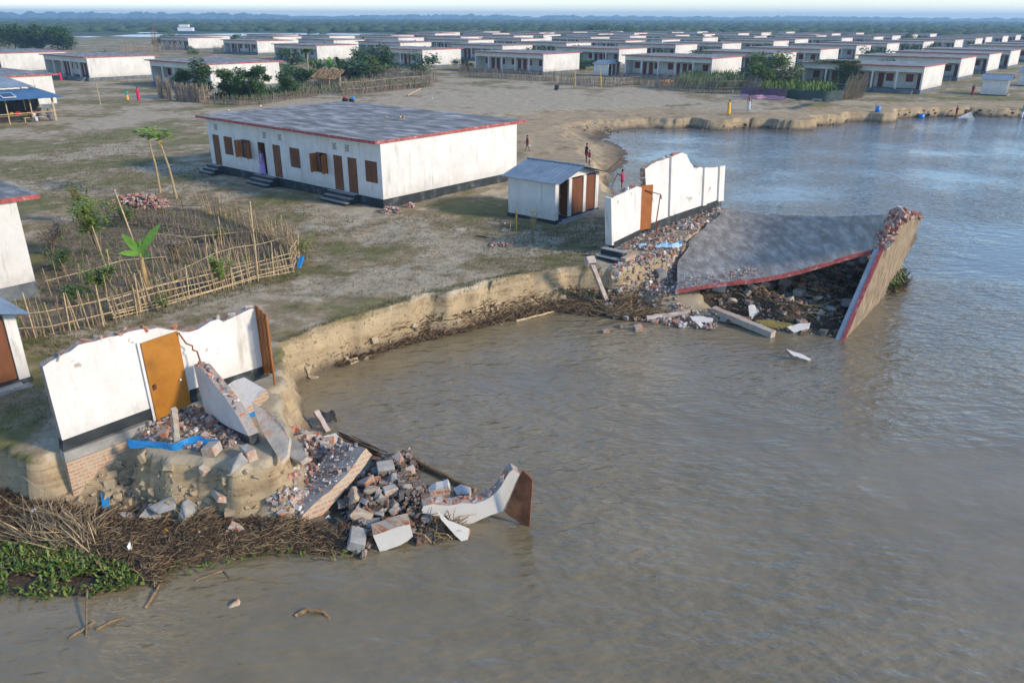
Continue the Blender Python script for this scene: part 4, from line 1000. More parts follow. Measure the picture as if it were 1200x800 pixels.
# organic litter
LT=[(-40,556),(20,562),(60,585),(100,600),(180,612),(260,610),(330,612),(365,620),(420,628),(432,640),(400,652),(330,650),(262,656),(205,668),(182,690),(120,668),(60,648),(-60,640)]
o,hfl=mound('litter_bank','dark rotting plant litter banked along the foot of the near mound',LT,WL,.30,'mulch',.5,14,'litter',.13)
litter('plant_litter','brown straw and stalks washed up below the near ruin',LT,WL,3200,.08,.34,.009,'straw',rb,hfl,.22,.3,dirb=.2)
litter('plant_litter','dark rotting twigs washed up below the near ruin',LT,WL,8500,.06,.30,.010,'reed',rb,hfl,.22,.4)
litter('straw_tuft','tan straw lying among the grey slabs at the mound foot',[(190,598),(250,580),(262,610),(215,622)],-1.4,420,.2,.7,.01,'bamboo',rb,hfl,.4,.3)
litter('straw_tuft','fan of tan straw on the litter left of the grey slabs',[(20,632),(60,620),(120,630),(112,655),(50,650)],-1.4,420,.3,1.1,.011,'bamboo',rb,hfl,.35,.25,dirb=2.5)
litter('straw_tuft','tangled roots under the tip of the near rubble',[(490,610),(530,600),(538,632),(505,640)],WL,300,.15,.5,.012,'straw',rb,hft,.35,.5)
HY=[(-50,640),(20,640),(60,644),(120,655),(158,672),(160,688),(110,700),(50,702),(0,700),(-60,690)]
o,hfh=mound('weed_raft','floating weed raft under the green hyacinth leaves',HY,WL,.10,'mulch',.4,19,'weeds',.15)
m=MB(); W=wp(HY,WL)
for x,y in scatter(W,5200,rb):
    if vnoise(np.array([x*1.6]),np.array([y*1.6]),5)[0]<.26+.25*(rb.random()-.5): continue
    z=hfh(x,y); a=rb.uniform(0,6.28); el=rb.uniform(.3,1.3); L=rb.uniform(.07,.26); d=Vector((math.cos(a)*math.cos(el),math.sin(a)*math.cos(el),math.sin(el)))
    p=Vector((x,y,z+.02)); m.leaf(p,d,L,rb.uniform(.03,.08))
    if rb.random()<.5: m.leaf(p+d*L*.7,(d+Vector((0,0,-.7))),L*.6,.09)
o=m.build('water_hyacinth','hyacinth'); origin_to(o,G(60,670,WL)); tag(o,'bright green water hyacinth floating at the bottom left','weeds',kind='stuff')
LS=[(280,618),(340,622),(420,630),(436,646),(400,662),(330,655),(200,682),(170,668)]
m=MB(); W=wp(LS,WL)
for x,y in scatter(W,350,rb):
    a=rb.uniform(0,6.28); m.leaf((x,y,WL+.06),(math.cos(a),math.sin(a),.5),rb.uniform(.08,.2),.05)
o=m.build('scattered_weed','hyacinth'); origin_to(o,G(300,640,WL)); tag(o,'sparse green weed along the outer edge of the litter','weeds',kind='stuff')
for i,(x,y,mt,s) in enumerate([(20,583,'white',.12),(154,649,'white',.24),(197,629,'gold',.17),(235,634,'white',.09),(43,609,'whitec',.14),(59,567,'whitec',.2),(61,628,'concrete',.34),(81,611,'whitec',.1),(257,600,'white',.14),(336,602,'white',.14),(384,606,'white',.16),(238,573,'white',.12)]):
    p=G(x,y,-1.4); p.z=hfl(p.x,p.y)+.08
    m=MB(); m.chunk((0,0,0),(s,s*.7,s*.4),rb); o=m.build('litter_scrap',mt); o.location=p
    tag(o,'pale stone half sunk in the brown litter at the left' if i==6 else ('yellow plastic scrap on the litter below the mound' if i==2 else 'white scrap lying on the litter bank below the near ruin'),'stone' if i==6 else 'scrap',None if i in(2,6) else 'white scraps on the litter')
# sunken twigs, floating bricks
log('floating_branch','thin brown branch lying crosswise over the twigs at the bottom left','branch',[G(88,700,WL),G(102,690,WL+.2),G(104,750,WL)][:2]+[G(101,745,WL+.02)],.025,'reed',6)
log('floating_branch','dark twig floating at the bottom left, nearer the camera','branch',[G(80,748,WL),G(112,728,WL+.05)],.03,'reed',6)
log('floating_branch','tan branch with a green leaf end, drifting beside the weed raft','branch',[G(113,737,WL+.01),G(130,728,WL+.04),G(146,723,WL+.02)],.03,'reed',6)
log('floating_branch','long dark twig drifting off the corner of the litter bank','branch',[G(170,712,WL+.01),G(182,694,WL+.05),G(191,676,WL+.02)],.03,'reed',6)
log('floating_branch','thin twig curving out from the litter under the mound','branch',[G(229,680,WL+.01),G(250,672,WL+.06),G(262,668,WL+.02),G(270,678,WL)],.022,'reed',6)
log('sunken_branch','black snag breaking the surface near the bottom edge','branch',[G(345,722,WL-.02),G(360,713,WL+.04),G(378,717,WL+.03),G(392,730,WL-.05)],.05,'reed',7)
p=G(273,706,WL+.03); chunk_thing(p,.26,'brick','lone red brick lump awash near the bottom left',None,'brick_lump',cat='brick')
log('bamboo_stick','pale stick drifting at the foot of the cut bank','stick',[G(605,376,WL+.02),G(630,370,WL+.05),G(652,364,WL+.03)],.05,'bamboo',6)
# ---------------------------------------------------------------- far ruin
PW=Vector((4.3,34.26,.5)); nW=E1
fr=empty('ruined_wall',PW,0,'tall broken white wall with a brown door standing at the point in the river','ruin')
sA=trace([(718,232),(728,227),(738,222),(745,219),(752,220),(750,270),(719,286)],PW,nW); sA=jag(sA,.03,0,4,.18,rb)
sB=trace([(756,198),(764,192),(775,188),(786,184),(794,181),(800,179),(805,181),(808,189),(813,197),(820,196),(828,197),(838,196),(848,195),(845,234),(828,240),(792,252),(759,264)],PW,nW); sB=jag(sB,.04,0,12,.18,rb)
m=MB(); m.plate(sA,-nW*.28,0,1); m.plate(sB,-nW*.28,0,1); m.build('wall',['wall_clean','broken'],fr,world=True)
m=MB(); edge_bricks(m,sA[:12],-nW*.28,rb,.4,.17); edge_bricks(m,sB[:int(len(sB)*.7)],-nW*.28,rb,.5,.17)
a=trace([(756,200),(755,222)],PW,nW); edge_bricks(m,[a[0],a[1]],-nW*.28,rb,1,.2); m.build('broken_edge','rubble',fr,world=True)
for xa,xb,yt,yb in ((785,789,184,252),(824,828,197,240),(842,848,195,235)):
    m=MB(); q=trace([(xa,yt),(xb,yt-1),(xb-2,yb),(xa-2,yb+1)],PW,nW); m.plate([p+nW*.10 for p in q],-nW*.098); m.build('pilaster','wall_clean',fr,world=True)
m=MB(); q=trace([(711,231),(718,232),(719,287),(709,286)],PW,nW)
a=sA[0]; bse=trace([(719,287)],PW,nW)[0]; m.plate([a+nW*.02,Vector((bse.x,bse.y,bse.z))+nW*.02,Vector((bse.x,bse.y,bse.z))-nW*.34,a-nW*.34+Vector((0,0,.02))],-E2*.16); m.build('end_pillar','wall',fr,world=True)
m=MB(); q=trace([(719,284),(750,269),(750,274),(719,291)],PW,nW); m.plate([p+nW*.03 for p in q],-nW*.3); q=trace([(759,263),(792,251),(828,239),(845,233),(845,241),(828,246),(792,259),(759,271)],PW,nW); m.plate([p+nW*.03 for p in q],-nW*.3); m.build('skirting','black',fr,world=True)
m=MB(); q=trace([(751,218),(763,216),(760,267),(749,271)],PW,nW); m.plate([q[0]-nW*.05,q[1]+nW*.12,q[2]+nW*.12,q[3]-nW*.05],-nW*.04); m.build('door','door_fr' if 'door_fr' in MT else 'orange',fr,world=True)
m=MB(); q=trace([(763,224),(774,228),(775,233),(774,228),(769,260),(770,272)],PW+nW*.35,nW); m.tube([q[0]-nW*.3,q[1],q[4],q[5]],.03,6); m.tube([q[1],q[2]],.03,6); m.build('bent_pipe','pipe',fr,world=True)
# steps
s0=G(710,289,.42); st_=empty('entrance_steps',Vector((s0.x,s0.y,-.75)),TH,'black and grey cement steps below the left end of the far ruined wall','steps')
m=MB()
for k in range(4):
    zt=.42+.75-.27*k; m.box(-.05,-.33*(k+1),-.1,1.12,-.33*k-.002,zt-.03,0); m.box(-.07,-.33*(k+1)-.02,zt-.03,1.14,-.33*k-.004,zt,1)
m.build('flight',['black','grey_cem'],st_)
m=MB(); m.box(1.15,-.55,-.3,1.42,.3,1.0); m.build('brick_side','brick',st_)
# leaning post
b0=G(713,358,WL); t0=trace([(692,306)],b0+Vector((0,-.6,0)),(0,-1,0))[0]
lp=empty('leaning_post',b0,0,'pale concrete post with a knobbed head leaning on the bank left of the far rubble','post')
o=beam('shaft','','',b0,t0,.17,.17,'post'); o.parent=lp; o.location=(0,0,0)
for k_ in ('label','category'): 
    if k_ in o.keys(): del o[k_]
m=MB(); m.chunk(t0,(.4,.34,.34),rb); m.build('head','post',lp,world=True)
# collapsed roof
EZ=1.5; pE=G(1036,290,EZ); pD=G(988,402,WL-.1); pC=G(1059,324,WL-.1); nP=(pD-pE).cross(pC-pE).normalized()
if nP.dot(Vector((0,-1,0)))<0: nP=-nP
if nP.dot(Vector((0,0,10))-pE)<0: pass
cr=empty('collapsed_roof',G(900,300,-.2),0,'huge fallen concrete roof slab sagging into the river beside the far ruined wall','ruin')
pA=onplane(1051,249,pE,nP); pB=onplane(1081,256,pE,nP)
print('plate',[tuple(round(c,1) for c in p) for p in (pE,pA,pB,pC,pD)],nP)
NL=G(790,340,-.55); FL=G(850,245,.35)
FRp=pA+Vector((-.25,.1,-.05)); NR=pE+Vector((-.2,.1,-.05))
nx,ny=34,22; T=.20
def S(u,v):
    p=NL.lerp(NR,u).lerp(FL.lerp(FRp,u),v)
    sag=-.24*abs(math.sin(math.pi*u))**1.2-.10*math.sin(math.pi*v)
    crack=.05*math.sin(u*9+v*3)+.03*math.sin(v*14+u*5)
    left=-.3*max(0,1-u)**3*math.sin(math.pi*v)
    p=p-E1*(.75*max(0,1-u)**3*abs(math.sin(math.pi*v)))
    return p+Vector((0,0,sag+crack))
def edge_w(u,v,i,j): 
    r=(vnoise(np.array([i*.7+.3]),np.array([j*.7]),9)[0]-.5)
    return r
top_=[];
for j in range(ny+1):
    for i in range(nx+1):
        u,v=i/nx,j/ny
        if i==0: u+= .02*edge_w(u,v,i,j)*2
        if i==nx: u+= .03*edge_w(u,v,i,j)
        if j==ny: v+= .03*edge_w(u,v,i,j)
        top_.append(S(u,v))
m=MB(); k=len(top_); vs=top_+[p+Vector((0,0,-T)) for p in top_]
fs=[];mi=[]
w_=nx+1
for j in range(ny):
    for i in range(nx):
        a=j*w_+i; fs.append((a,a+1,a+w_+1,a+w_)); mi.append(0); fs.append((k+a,k+a+w_,k+a+w_+1,k+a+1)); mi.append(1)
for i in range(nx): fs.append((i,k+i,k+i+1,i+1)); mi.append(2); a=ny*w_+i; fs.append((a,a+1,k+a+1,k+a)); mi.append(1)
for j in range(ny): a=j*w_; fs.append((a,a+w_,k+a+w_,k+a)); mi.append(1); a=j*w_+nx; fs.append((a,k+a,k+a+w_,a+w_)); mi.append(1)
m.v=vs; m.f=fs; m.m=mi
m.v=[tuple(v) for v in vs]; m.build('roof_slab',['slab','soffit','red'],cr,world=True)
# folded-down end of the roof, underside outward
m=MB(); pn=nP*(1 if nP.y<0 else -1)
q=[pE,pE.lerp(pA,.15)+Vector((.1,0,.02)),pE.lerp(pA,.22)+Vector((-.1,0,.02)),pE.lerp(pA,.3)+Vector((.05,0,.04)),pE.lerp(pA,.55)+Vector((-.03,0,.05)),pE.lerp(pA,.8)+Vector((.06,0,.1)),pA,pA.lerp(pB,.5)+Vector((0,0,.08)),pB,pB.lerp(pC,.2)+Vector((-.12,0,0)),pB.lerp(pC,.35)+Vector((.05,0,0)),pB.lerp(pC,.5)+Vector((-.1,0,0)),pB.lerp(pC,.75)+Vector((-.25,0,0)),pC+Vector((-.1,0,0)),pC.lerp(pD,.5),pD]
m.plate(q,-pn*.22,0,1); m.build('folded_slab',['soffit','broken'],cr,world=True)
dn=(pD-pE).normalized(); sd=pn.cross(dn).normalized()
if sd.dot(pC-pD)>0: sd=-sd
m=MB(); m.plate([pE+sd*.012+pn*.03,pD+sd*.012+pn*.03,pD+sd*.012-pn*.13,pE+sd*.012-pn*.13],sd*.06); m.build('red_edge','red',cr,world=True)
m=MB(); m.plate([pE+sd*.012-pn*.132,pD+sd*.012-pn*.132,pD+sd*.012-pn*.32,pE+sd*.012-pn*.32],sd*.05); m.build('grey_edge','tin',cr,world=True)
m=MB()
for i in range(190):
    t=rb.random(); p=NR.lerp(pA,t)+Vector((rb.uniform(-.1,.4),rb.uniform(-.2,.2),rb.uniform(-.1,.22))); m.chunk(p,rb.uniform(.1,.32),rb)
for i in range(50):
    p=pA.lerp(pB,rb.random())+Vector((rb.uniform(-.1,.1),rb.uniform(-.1,.2),rb.uniform(-.1,.15))); m.chunk(p,rb.uniform(.1,.28),rb)
m.build('broken_bricks','rubble_pink' if 'rubble_pink' in MT else 'rubble',cr,world=True)['kind']='stuff'
# small rubble lying on the slab
m=MB()
for i in range(420):
    if i<250: u,v=rb.uniform(.0,.42)**1.0,abs(rb.gauss(0,.06))
    else: u,v=.33+rb.gauss(0,.05),.13+rb.gauss(0,.04)
    u=min(max(u,0.01),.99); v=min(max(v,.005),.9); p=S(u,v); s=.03*(4.5**(rb.random()**2)); m.chunk(p+Vector((0,0,s*.2)),s,rb)
m.build('slab_rubble','rubble',cr,world=True)['kind']='stuff'
# rubble spilling left of the slab
RP=[(722,292),(750,272),(790,258),(830,244),(848,240),(856,246),(830,265),(812,288),(800,300),(770,296),(740,292)]
stuff_rubble('brick_rubble','brick and plaster rubble along the foot of the far ruined wall',RP,.05,1700,.04,.24,'rubble',rb,.3,hf=lambda x,y: ground_z(x,y)+.04)
RQ=[(742,322),(775,318),(800,302),(806,330),(792,345),(800,352),(840,358),(842,372),(800,368),(760,362),(720,358),(706,345),(724,330)]
def hq(x,y): return max(ground_z(x,y),WL)+.08
o,hfq=mound('rubble_bank','pinkish rubble spill between the entrance steps and the fallen roof',[(740,312),(775,308),(806,305),(820,345),(850,362),(836,376),(795,374),(755,368),(705,358),(708,342)],-1.5,.7,'sand',1.0,31,'heap')
hq=lambda x,y: max(ground_z(x,y),hfq(x,y))+.03
stuff_rubble('brick_rubble','pink brick rubble spilling to the water below the entrance steps',RQ,-.9,2300,.04,.22,'rubble',rb,.2,hf=hq)
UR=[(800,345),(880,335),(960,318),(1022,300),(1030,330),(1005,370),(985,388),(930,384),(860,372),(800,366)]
o,hfu=mound('rubble_bank','dark heap of broken masonry under the fallen roof slab',UR,WL,.75,'mulch',.8,37,'heap')  # heap and its rubble: the slab's shade is put into their dark colours
stuff_rubble('brick_rubble','broken masonry darkened for the shade under the fallen roof slab',UR,-1.2,1500,.07,.38,'rubble_dark',rb,.25,hf=hfu)
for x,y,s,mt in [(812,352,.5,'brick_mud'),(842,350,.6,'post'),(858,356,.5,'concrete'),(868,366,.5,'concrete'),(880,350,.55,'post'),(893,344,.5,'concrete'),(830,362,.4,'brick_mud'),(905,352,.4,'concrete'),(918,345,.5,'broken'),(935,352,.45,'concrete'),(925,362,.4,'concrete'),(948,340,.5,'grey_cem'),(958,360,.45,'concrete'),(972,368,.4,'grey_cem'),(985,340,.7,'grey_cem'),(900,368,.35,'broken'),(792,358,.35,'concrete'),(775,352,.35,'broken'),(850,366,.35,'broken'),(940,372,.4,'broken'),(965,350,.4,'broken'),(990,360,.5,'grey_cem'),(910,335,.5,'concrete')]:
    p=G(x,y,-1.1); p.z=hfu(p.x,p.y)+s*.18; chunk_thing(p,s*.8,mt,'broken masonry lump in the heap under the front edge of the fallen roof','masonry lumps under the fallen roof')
for x,y,s in [(735,300,.35),(752,310,.25),(742,275,.3),(765,272,.3),(805,252,.35),(815,256,.3),(785,262,.26),(730,345,.3),(712,350,.25),(750,348,.3),(770,340,.26),(725,333,.25),(835,250,.3)]:
    p=G(x,y,-.1); p.z=max(ground_z(p.x,p.y),hfq(p.x,p.y))+s*.2; chunk_thing(p,s,'broken','larger lump in the pink rubble between the far wall and the fallen roof','lumps left of the fallen roof')
beam('concrete_beam','long pale concrete beam lying half in the water in front of the fallen roof','beam',G(836,363,-1.2),G(906,392,-1.38),.30,.26,'concrete')
log('driftwood_log','bleached log lying on the water line below the pink rubble','log',[G(757,373,-1.4),G(780,370,-1.35),G(808,364,-1.2)],.13,'post')
for pts,lab in (([(776,361),(786,360),(790,366),(778,368)],'white plaster flake beside the bleached log'),([(808,370),(820,370),(836,373),(834,379),(812,376)],'white plaster flake left of the long pale beam'),([(814,377),(820,376),(827,382),(822,384)],'small white plaster flake awash left of the long pale beam'),([(877,358),(884,357),(893,369),(891,374),(879,374)],'white upright triangular plaster piece under the fallen roof edge'),([(901,364),(912,361),(922,366),(926,375),(918,373),(908,368)],'white curved plaster piece behind the mossy plank'),([(922,383),(936,379),(950,378),(948,385),(930,389)],'white plaster sheet awash right of the mossy plank'),([(952,376),(962,373),(974,372),(973,382),(962,379)],'white plaster sheet below the tip of the folded slab'),([(921,409),(930,412),(938,414),(951,421),(947,422),(930,417)],'white and brick fragment alone in the water in front of the fallen roof'),([(840,357),(852,355),(860,361),(848,365)],'white plaster block directly above the long pale beam')):
    c=G(sum(a for a,_ in pts)/len(pts),max(b_ for _,b_ in pts),-1.42); up_='upright' in lab
    thing_plate('plaster_fragment',lab,'rubble',pts,c,(.1,-.8,.5) if up_ else (.05,-.45,.9),(0,.06,-.10) if up_ else (0,.04,-.12),'wall_clean','broken')
thing_plate('mossy_plank','mossy yellow-green plank lying in the water under the fallen roof','plank',[(885,375),(905,375),(925,378),(942,381),(930,385),(905,384),(888,380)],G(915,384,-1.42),(0,-.3,.95),(0,.03,-.08),'moss' if 'moss' in MT else 'chan')
cloth('tarpaulin','faded blue tarpaulin lying on the rubble near the far wall','tarpaulin',([G(767,288,.2),G(780,284,.3),G(788,287,.25),G(796,282,.3),G(799,284,.3)],[G(768,291,.12),G(780,290,.15),G(790,291,.12),G(797,290,.1),G(800,288,.1)]),'tarp_pale',.07)
cloth('blue_rag','small blue rag among the rubble by the far brown door','rag',([G(748,286,.2),G(757,285,.2)],[G(749,290,.1),G(758,290,.1)]),'tarp_pale',.06,4,3,9)
for i,(x,y,lab) in enumerate(((776,308,'grey rock on the sand patch between steps and fallen roof'),)):
    p=G(x,y,-.05); p.z=ground_z(p.x,p.y)+.2; chunk_thing(p,.55,'grey_cem',lab,None,'rock',cat='rock')
# clods of fallen bank
def clods(name,label,px0,zz,n,s0,s1,sp,follow=True,mat='sand'):
    pl=[G(x,y,zz) for x,y in px0]; m=MB()
    for i in range(n):
        t=rb.random()*(len(pl)-1); k=min(int(t),len(pl)-2); p=pl[k].lerp(pl[k+1],t-k)+Vector((rb.gauss(0,sp),rb.gauss(0,sp),0)); z=ground_z(p.x,p.y)
        if z<-1.72 or z>-.12 or (z>-.95 and 'bay' in label) or (z>-.8 and 'far' in label): continue
        s=s0*(s1/s0)**(rb.random()**2); m.chunk((p.x,p.y,max(z,WL-.05)+s*.08),s,rb)
    o=m.build(name,mat); origin_to(o,pl[0]); return tag(o,label,'clods',kind='stuff')
clods('bank_clods','sandy clods slumped along the far river bank',[(690,150),(760,150),(820,147),(880,148),(940,147),(1000,140),(1060,135),(1120,134),(1200,134)],-1.0,1500,.08,.35,.9,mat='mud')
clods('bank_clods','dark mud lumps along the water line of the far bank',[(820,147),(880,148),(940,147),(1000,141),(1060,136),(1120,135),(1200,134)],-1.4,1500,.1,.5,.6,mat='mulch')
clods('bank_clods','sandy clods at the foot of the cut bank in the bay',[(340,430),(400,405),(470,385),(540,370),(600,355),(680,345)],-1.2,700,.06,.4,.45)
clods('bank_clods','sandy clods on the slope of the near mound',[(90,560),(150,560),(200,570),(260,575),(320,575)],-.9,900,.04,.3,.5)
# weed and litter
litter('plant_litter','dark plant litter along the foot of the cut bank',[(375,425),(400,416),(470,395),(540,380),(600,364),(640,354),(705,350),(740,366),(700,372),(650,366),(600,376),(540,391),(470,407),(400,431)],WL,7500,.06,.32,.013,'reed',rb,lambda x,y:max(ground_z(x,y),WL+.02),.25,.4,zmax=-.85)
litter('plant_litter','straw washed up along the foot of the cut bank',[(400,418),(470,397),(540,382),(600,366),(640,356),(705,352),(730,368),(650,364),(600,373),(540,388),(470,404)],WL,2200,.06,.35,.011,'straw',rb,lambda x,y:max(ground_z(x,y),WL+.02),.25,.3,zmax=-.85)
litter('straw_tuft','tan straw piled at the water edge below the pink rubble',[(705,366),(720,356),(760,360),(768,372),(735,376),(710,373)],WL,900,.2,.8,.013,'straw',rb,lambda x,y:max(ground_z(x,y),WL+.1),.3,.3,dirb=0)
litter('plant_litter','litter caught in the rubble under the fallen roof',UR,WL,900,.2,.9,.014,'straw',rb,hfu,.3,.3)
m=MB(); W=wp([(1028,332),(1040,322),(1060,322),(1064,336),(1050,345),(1035,342)],WL)
for x,y in scatter(W,420,rb):
    a=rb.uniform(0,6.28); m.leaf((x,y,WL+rb.uniform(.03,.35)),(math.cos(a),math.sin(a),.8),rb.uniform(.12,.35),.09)
o=m.build('water_weed','hyacinth'); origin_to(o,G(1046,335,WL)); tag(o,'green weed caught under the corner of the folded roof slab','weeds',kind='stuff')
litter('plant_litter','brown litter caught under the corner of the folded roof slab',[(1028,332),(1040,322),(1064,326),(1064,340),(1050,348),(1035,342)],WL,350,.2,.6,.014,'reed',rb,None,.4,.4)
# ================================================================== FENCES, PLANTS
rv=random.Random(23)
def resample(pl,step):
    out=[];pl=[Vector(p) for p in pl]
    for a,b_ in zip(pl[:-1],pl[1:]):
        n=max(1,int((b_-a).length/step))
        for i in range(n): out.append(a.lerp(b_,i/n))
    out.append(pl[-1]); return out
def ptrail(pl,t):
    pl=[Vector(p) for p in pl]; Ls=[(b_-a).length for a,b_ in zip(pl[:-1],pl[1:])]; T=sum(Ls)*t
    for (a,b_),L in zip(zip(pl[:-1],pl[1:]),Ls):
        if T<=L: return a.lerp(b_,T/L if L else 0)
        T-=L
    return pl[-1]
def picket_fence(label,pxs,h,step,mat,lean=.12,rails=(.2,.42,.62,.85),rad=.016,hv=.35,leanv=None,posts=4):
    pl=[GZ(x,y) for x,y in pxs]; o0=pl[0].copy(); rt=empty('bamboo_fence',o0,0,label,'fence','bamboo garden fences')
    m=MB(); lv=leanv or Vector((0,0,0))
    for p in resample(pl,step):
        if rv.random()<.08: continue
        p=p+Vector((rv.uniform(-.05,.05),rv.uniform(-.05,.05),-.1)); hh=h*rv.uniform(1-hv,1.08)
        d=Vector((rv.gauss(0,lean*.5),rv.gauss(0,lean*.5),1))+lv
        e=p+d*hh; mid=p+d*hh*.5+Vector((rv.uniform(-.02,.02),rv.uniform(-.02,.02),0)); m.tube([p,mid,e],[rad,rad*.9,rad*.6],4)
    m.build('pickets',mat,rt,world=True)
    for r_ in rails:
        if rv.random()<.15: continue
        pts=[p+Vector((rv.uniform(-.03,.03)+lv.x*h*r_,-.03+lv.y*h*r_,h*r_*.9+rv.uniform(-.07,.07))) for p in resample(pl,1.1)]
        m=MB(); m.tube(pts,[rad*1.05*rv.uniform(.8,1.1) for _ in pts],5); m.build('rail',mat,rt,world=True)
    for k in range(posts):
        p=ptrail(pl,(k+.5)/posts if posts>1 else .5); m=MB(); m.tube([p+Vector((0,0,-.2)),p+Vector((rv.uniform(-.08,.08),0,h*rv.uniform(.9,1.05)))],[.028,.022],6); m.build('post',mat,rt,world=True)
    return rt
Fm='bamboo'
picket_fence('tan bamboo picket fence along the front of the garden, right half with five rails',[(135,377),(190,362),(250,345),(300,330),(345,320)],1.5,.095,Fm,.13,(.08,.18,.30,.44,.60),.021,.28,Vector((-.10,0,0)))
picket_fence('broken grey bamboo fence at the front left of the garden, sagging over dark grass',[(22,398),(60,395),(100,388),(140,379)],1.55,.13,Fm,.16,(.3,.5,.68),.021,.3,Vector((-.10,0,0)),3)
picket_fence('bamboo fence closing the right end of the garden beside the blue rag',[(345,320),(352,305),(340,290),(315,278)],1.4,.10,Fm,.12,(.15,.35,.55,.75),.02,.3,Vector((-.06,0,0)),2)
picket_fence('bamboo fence at the back right of the garden, in front of the house steps',[(315,278),(290,266),(262,255),(238,248)],1.25,.12,Fm,.16,(.3,.7),.02,.35,Vector((-.08,0,0)),2)
picket_fence('thin grey fence behind the garden, in front of the brick pile',[(238,262),(200,262),(160,262),(128,258)],1.2,.13,'bamboo_old',.15,(.25,.6,.85),.02,.3,None,3)
picket_fence('row of thin pickets crossing the middle of the garden',[(300,300),(262,300),(225,302),(190,312)],1.2,.12,Fm,.2,(),.018,.4,Vector((-.08,0,0)),1)
picket_fence('fallen grey fence in the left of the garden, near the cut-off house',[(128,258),(95,262),(70,280),(50,300)],.8,.24,'bamboo_old',.45,(.4,.8),.018,.5,None,2)
picket_fence('low dark fence panel crossing the garden behind the banana plant',[(120,292),(170,288),(215,282),(258,282)],.6,.3,'bamboo_old',.3,(.3,.7),.02,.4,None,2)
picket_fence('second grey picket row standing just inside the front garden fence',[(120,368),(180,352),(240,334),(300,318)],1.35,.14,'bamboo',.2,(.4,.75),.018,.4,Vector((-.12,0,0)),2)
picket_fence('grey picket row across the back half of the garden',[(150,262),(200,272),(250,280),(310,285)],1.1,.15,'bamboo_old',.2,(.3,.6),.018,.4,Vector((-.08,0,0)),2)
for lab_,pxs_ in (('loose row of tan stakes inside the garden, right of the banana plant',[(190,345),(230,325),(280,305),(335,295)]),('loose row of tan stakes in the left of the garden',[(60,345),(100,335),(150,322),(200,318)]),('loose row of tan stakes along the middle back of the garden',[(180,290),(230,290),(280,285),(330,290)])):
    picket_fence(lab_,pxs_,1.35,.2,'bamboo',.24,(.5,),.017,.45,Vector((-.12,0,0)),1)
def pole(label,px,ty,tx,r=.03,mat='bamboo',z=None):
    a=GZ(*px); b_=onplane(tx,ty,a,Vector((0,-1,0))); return log('bamboo_pole',label,'pole',[a,b_],r,mat,6)
pole('tall bamboo pole standing above the garden fence near its right end',(303,330),236,293,.035)
pole('tall leaning bamboo pole behind the banana plant',(176,335),222,134,.035)
pole('thin leaning bamboo pole left of the banana plant',(130,330),265,108,.03)
m=MB()
for k in range(9):
    a=GZ(60+rv.uniform(-20,90),325+rv.uniform(-45,25)); an=rv.uniform(0,3.14); m.tube([a+Vector((0,0,.05))-G(60,325),a+Vector((math.cos(an)*1.4,math.sin(an)*1.4,.12))-G(60,325)],.025,5)
# litter + grass in garden
GARD=[(15,400),(100,385),(150,372),(220,350),(290,328),(345,318),(352,292),(300,268),(230,246),(150,236),(80,262),(42,315),(20,340)]
litter('dry_brush','dead brush and dry twigs covering the garden soil',GARD,0,2200,.1,.5,.008,'bamboo_old',rv,ground_z,.5,.4)
def weeds(name,label,poly,n,mat,l0,l1,w,el0=.5,hf=ground_z,z=0):
    m=MB(); W=wp(poly,z)
    for x,y in scatter(W,n,rv):
        zz=hf(x,y)
        for q in range(3):
            a=rv.uniform(0,6.28); el=rv.uniform(el0,1.4); L=rv.uniform(l0,l1); m.leaf((x+rv.uniform(-.05,.05),y+rv.uniform(-.05,.05),zz-.01),(math.cos(a)*math.cos(el),math.sin(a)*math.cos(el),math.sin(el)),L,w)
    o=m.build(name,mat); origin_to(o,G(*poly[0],z)); return tag(o,label,'grass',kind='stuff')
weeds('weeds','dark green weeds along the foot of the front garden fence',[(20,412),(60,420),(140,388),(230,362),(350,326),(345,314),(250,336),(150,366),(60,388),(15,395)],1300,'grassmat',.06,.22,.02)
weeds('weeds','green weeds scattered through the garden',GARD,1300,'leaf_mid',.08,.3,.04)
GR=[(0,505),(60,500),(150,430),(300,345),(420,352),(470,350),(560,322),(700,310),(700,265),(590,262),(470,256),(345,275),(352,322),(150,395),(30,440),(0,470)]
weeds('grass_tufts','short sparse grass tufts over the silty terrace in the foreground',GR,9000,'grassmat',.03,.12,.012)
weeds('grass_tufts','short dry grass tufts around the long white house',[(0,200),(110,150),(240,200),(250,215),(450,262),(590,262),(590,250),(460,250),(300,330),(230,245),(150,232),(60,250)],7000,'grassmat',.05,.16,.02)
weeds('grass_tufts','grass and straw overhanging the lip of the cut bank',[(330,405),(370,390),(420,372),(480,354),(540,340),(600,327),(700,318),(735,322),(700,312),(600,320),(540,333),(480,346),(420,365),(370,382),(325,398)],1500,'grassmat',.06,.2,.015)
weeds('grass_tufts','tufts on the grass between the latrine and the entrance steps',[(590,262),(650,268),(735,250),(715,285),(700,312),(600,322),(560,300)],2600,'grassmat',.05,.16,.014)
def debris(label,poly,n,mats,s0,s1,group,z=0):
    for x,y in scatter(wp(poly,z),n,rv):
        m=MB(); s=rv.uniform(s0,s1); m.chunk((0,0,0),(s,s*.7,s*.35),rv); o=m.build('ground_scrap',rv.choice(mats)); o.location=(x,y,ground_z(x,y)+s*.1); tag(o,label,'scrap',group)
debris('small pale scrap lying on the open silt field',[(60,150),(240,110),(520,90),(700,130),(690,240),(600,300),(420,330),(300,280),(230,240),(60,180)],60,['whitec','concrete','broken','white'],.12,.32,'pale scraps on the field')
m=MB()
